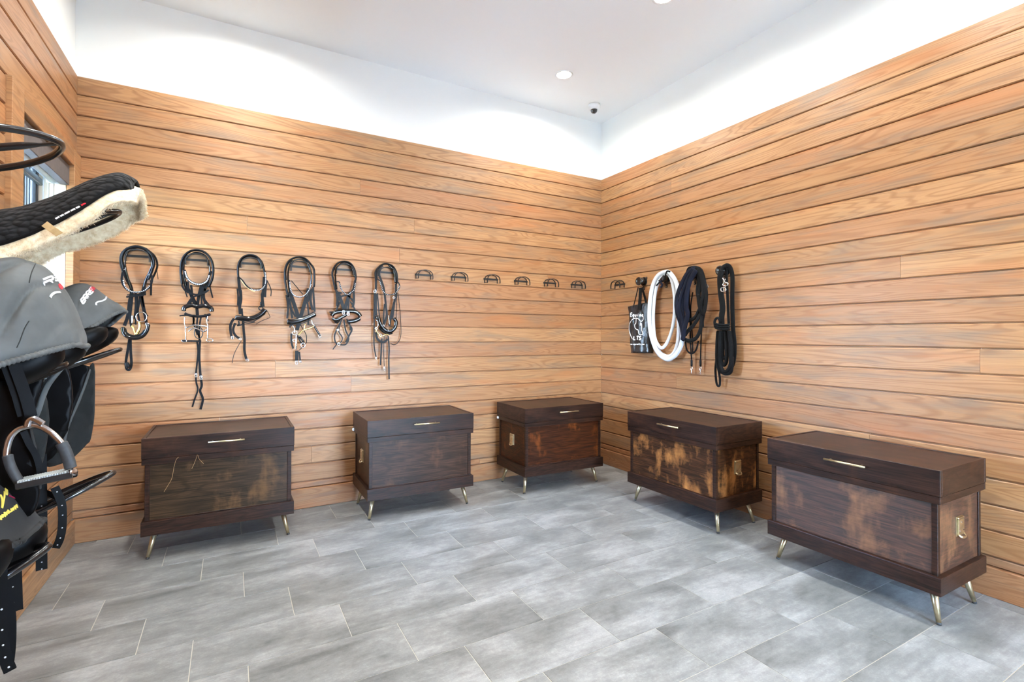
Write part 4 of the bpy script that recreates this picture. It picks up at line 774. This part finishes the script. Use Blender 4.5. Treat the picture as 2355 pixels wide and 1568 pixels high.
def rot_letters(spec, x, y, ux, vx, step):
    out = []
    for n_, ch in enumerate(spec):
        for s_ in ch: out.append([(x+ux[0]*(a+n_*step)+vx[0]*b, y+ux[1]*(a+n_*step)+vx[1]*b) for a, b in s_])
    return out
decals('lettering', bv, rot_letters([E1, R1_, R1_, E1], 185.5, 690, (6.6, -8.2), (5, 9.5), .95), .0042, 'wprint', cv)
decals('lettering', bv, [[(206, 664), (216, 661)], [(209, 668), (218, 664)], [(211, 660), (214, 671)]], .006, 'rprint', cv)
decals('piping', bv, [[(244.5, 682), (242, 688), (235, 692), (226, 694), (221, 697), (221, 702)]], .005, 'gprint', cv)
# nearer saddle on the middle row
sd = thing('saddle', 'nearer black leather saddle under a grey cover with a steel stirrup hanging', 'saddle', R2, 0, 'saddles on the wall racks')
ellipsoid('rear_panel', (-.450, 1.44, 1.232), (.125, .056, .042), .42, 'saddleleather', sd); ellipsoid('rear_panel', (-.455, 1.59, 1.24), (.14, .062, .046), .42, 'saddleleather', sd); ellipsoid('seat', (-.58, 1.50, 1.34), (.22, .15, .08), .2, 'saddleleather', sd)
sheet('flap', [(-60, 870), (20, 880), (50, 868), (62, 945), (70, 1000), (83, 1060), (90, 1100), (88, 1150), (70, 1185), (20, 1190), (-60, 1190), (-120, 1050)], 1.385, .008, 'saddleleather', sd, .004)
sheet('flap', [(-40, 860), (30, 862), (90, 850), (100, 870), (84, 930), (74, 985), (80, 1050), (40, 1100), (-40, 1100)], 1.67, .008, 'saddleleather', sd, .004)
strap_y('flap_piping', [(49, 884), (58, 925), (66, 960), (75, 1005), (86, 1050), (91, 1090), (92, 1125)], 1.37, .0022, 'cover2', sd, .0022, rect=False)
strap_y('stirrup_leather', [(18, 835), (38, 890), (48, 920), (58, 955)], 1.36, .012, 'saddleleather', sd); strap_y('stirrup_leather', [(32, 835), (52, 890), (62, 920), (72, 958)], 1.352, .010, 'saddleleather', sd); strap_y('stirrup_leather', [(54, 992), (68, 1022), (82, 1045), (91, 1075), (92, 1100)], 1.365, .006, 'saddleleather', sd)
ys = 1.33
si = wchild(sweep('stirrup_iron', [on_y(px, py, ys) for px, py in ((14, 1052), (16, 1030), (24, 1005), (40, 988), (60, 981), (80, 978), (100, 984), (120, 997), (137, 1014), (145, 1024))], .0062, .0055, (0, -1, 0), 'steel', n=12), sd)
def sub(o, par): o.parent = par; o.matrix_parent_inverse = (par.parent.matrix_basis @ par.matrix_parent_inverse @ par.matrix_basis).inverted(); return o
sub(sweep('eye', [on_y(px, py, ys-.004) for px, py in ((62, 982), (66, 968), (74, 963), (84, 966), (100, 976))], .0065, .005, (0, -1, 0), 'steel'), si)
sub(sweep('rubber_sleeve', [on_y(px, py, ys) for px, py in ((140, 1017), (150, 1036), (158, 1058), (163, 1077))], .0105, .0085, (0, -1, 0), 'rubber', n=12), si); sub(sweep('rubber_sleeve', [on_y(px, py, ys) for px, py in ((17, 1045), (22, 1066), (32, 1088), (46, 1110))], .0085, .008, (0, -1, 0), 'rubber', n=12), si)
A, B = on_y(44, 1116, ys), on_y(172, 1089, ys)
sub(sweep('tread', [A, A.lerp(B, .5), B], .0075, .021, (0, -1, .15), 'matteblk', rect=True), si); sub(sweep('tread_end', [on_y(158, 1089, ys), on_y(175, 1083, ys)], .0085, .022, (0, -1, .15), 'steel'), si)
ms = []
for k in range(19):
    p = A.lerp(B, .04+k*.046)+Vector((0, 0, .0085)); ms.append(box_me('tooth', p.x-.0016, p.x+.0016, p.y-.019, p.y+.019, p.z-.001, p.z+.0035, .0006))
tg = sub(join('tread_teeth', ms, 'alu'), si); tag(tg, kind='stuff')
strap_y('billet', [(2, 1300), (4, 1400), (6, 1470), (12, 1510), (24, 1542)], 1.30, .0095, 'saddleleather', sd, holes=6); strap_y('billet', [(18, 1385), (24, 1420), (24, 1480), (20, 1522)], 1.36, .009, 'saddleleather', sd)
cv, bv = cover(R2, GC+'nearer to the viewer, draped in folds with big white letters', 'cover', [(-.03, 1.325), (-.02, 1.37), (.0, 1.425), (.02, 1.465), (.045, 1.493), (.065, 1.501), (.1, 1.495), (.16, 1.475), (.3, 1.43), (.5, 1.46)], [(-.03, .05), (-.015, .10), (.0, .13), (.03, .165), (.08, .19), (.15, .205), (.3, .23), (.5, .25)], [(-.03, 1.305), (.0, 1.29), (.05, 1.27), (.1, 1.245), (.15, 1.2), (.3, 1.1), (.5, 1.05)], [(-.03, 1.305), (.0, 1.27), (.05, 1.25), (.1, 1.2), (.15, 1.15), (.3, 1.1), (.5, 1.05)], -.03, .5, .019, .7, 4.)
sheet('skirt', [(146, 838), (118, 880), (106, 905), (109, 925), (112, 965), (110, 1000), (100, 1055), (92, 1078), (80, 1040), (62, 1000), (70, 975), (85, 950), (95, 915), (110, 880), (132, 850)], 1.70, .006, 'coverin', cv, .008)
strap_y('elastic_hem', [(144, 842), (112, 882), (98, 912), (86, 948), (72, 975), (64, 992)], 1.69, .0065, 'cover', cv, .006, rect=False)
decals('lettering', bv, [[(98, 643), (116, 636), (121, 637), (119, 643), (112, 645), (120, 649)], [(99, 650), (112, 645)], [(99, 650), (102, 656)], [(124, 634), (132, 634)], [(125, 639.5), (133, 639.5)], [(126, 645), (133, 645)]], .0042, 'wprint', cv)
decals('lettering', bv, [[(134, 646), (140, 651), (142, 658), (139, 664), (136, 657), (140, 654)]], .006, 'rprint', cv)
decals('piping', bv, [[(114.5, 684), (118, 678), (126, 673), (138, 672)]], .005, 'gprint', cv); decals('seam', bv, [[(88, 596), (74, 622), (66, 650)], [(66, 738), (56, 755), (45, 785), (38, 800)]], .0014, 'coverin', cv)
# lowest saddle with lettered cover
sd = thing('saddle', 'black leather saddle on the lowest rack under the yellow lettered cover', 'saddle', R5, 0, 'saddles on the wall racks')
ellipsoid('rear_panel', (-.50, 1.27, .845), (.14, .065, .06), .5, 'saddleleather', sd); ellipsoid('rear_panel', (-.502, 1.475, .81), (.142, .065, .055), .5, 'saddleleather', sd); ellipsoid('seat', (-.66, 1.36, .93), (.16, .10, .05), .2, 'saddleleather', sd)
cv, bv = cover(R5, 'charcoal saddle cover with yellow script and maroon outline on the lowest saddle', 'cover2', [(.015, .925), (.03, .945), (.045, .985), (.065, 1.015), (.09, 1.04), (.13, 1.07), (.2, 1.1), (.5, 1.12)], [(.015, .07), (.03, .14), (.06, .18), (.1, .2), (.5, .23)], [(.015, .922), (.05, .925), (.1, .92), (.2, .86), (.5, .8)], [(.015, .922), (.05, .92), (.1, .9), (.2, .85), (.5, .8)], .015, .5, .002, .8, 7., .4)
kk = 743/90.; yp = lambda pts: [(x/kk, 1040+y/kk) for x, y in pts]
decals('yellow_script', bv, [yp(q_) for q_ in ([(160, 265), (190, 350), (235, 490), (270, 560), (280, 670), (250, 690)], [(300, 550), (240, 520)], [(210, 490), (205, 600), (215, 740), (180, 730), (235, 640)], [(190, 690), (150, 590), (120, 590), (125, 800), (100, 760), (100, 640)], [(75, 750), (70, 860), (30, 1060)], [(0, 810), (30, 900), (30, 1060)])], .0036, 'yprint', cv)
decals('yellow_address', bv, [yp(q_) for q_ in ([(-10, 1250), (10, 1280), (5, 1215), (40, 1235), (35, 1185)], [(50, 1180), (85, 1220), (75, 1150), (115, 1190), (105, 1140)], [(115, 1120), (150, 1165), (140, 1105), (180, 1150)], [(190, 1130), (215, 1110), (190, 1075)], [(215, 1070), (245, 1100), (235, 1055)], [(250, 1040), (285, 1080), (265, 1020)], [(280, 1010), (320, 1050), (300, 990)], [(330, 930), (370, 980), (350, 915)], [(375, 885), (410, 945)])], .0034, 'yprint', cv)
decals('maroon_outline', bv, [yp(q_) for q_ in ([(65, 225), (95, 200)], [(70, 225), (95, 330), (50, 385), (55, 430)], [(200, 300), (250, 400), (260, 450)], [(320, 580), (370, 640), (345, 780), (315, 780)], [(160, 825), (300, 880), (315, 830)], [(0, 610), (25, 580), (15, 510), (40, 590)], [(50, 510), (80, 480), (85, 560), (50, 570), (48, 520)], [(95, 500), (95, 550), (115, 470), (120, 530)], [(125, 440), (160, 420), (172, 480)])], .0028, 'mprint', cv)
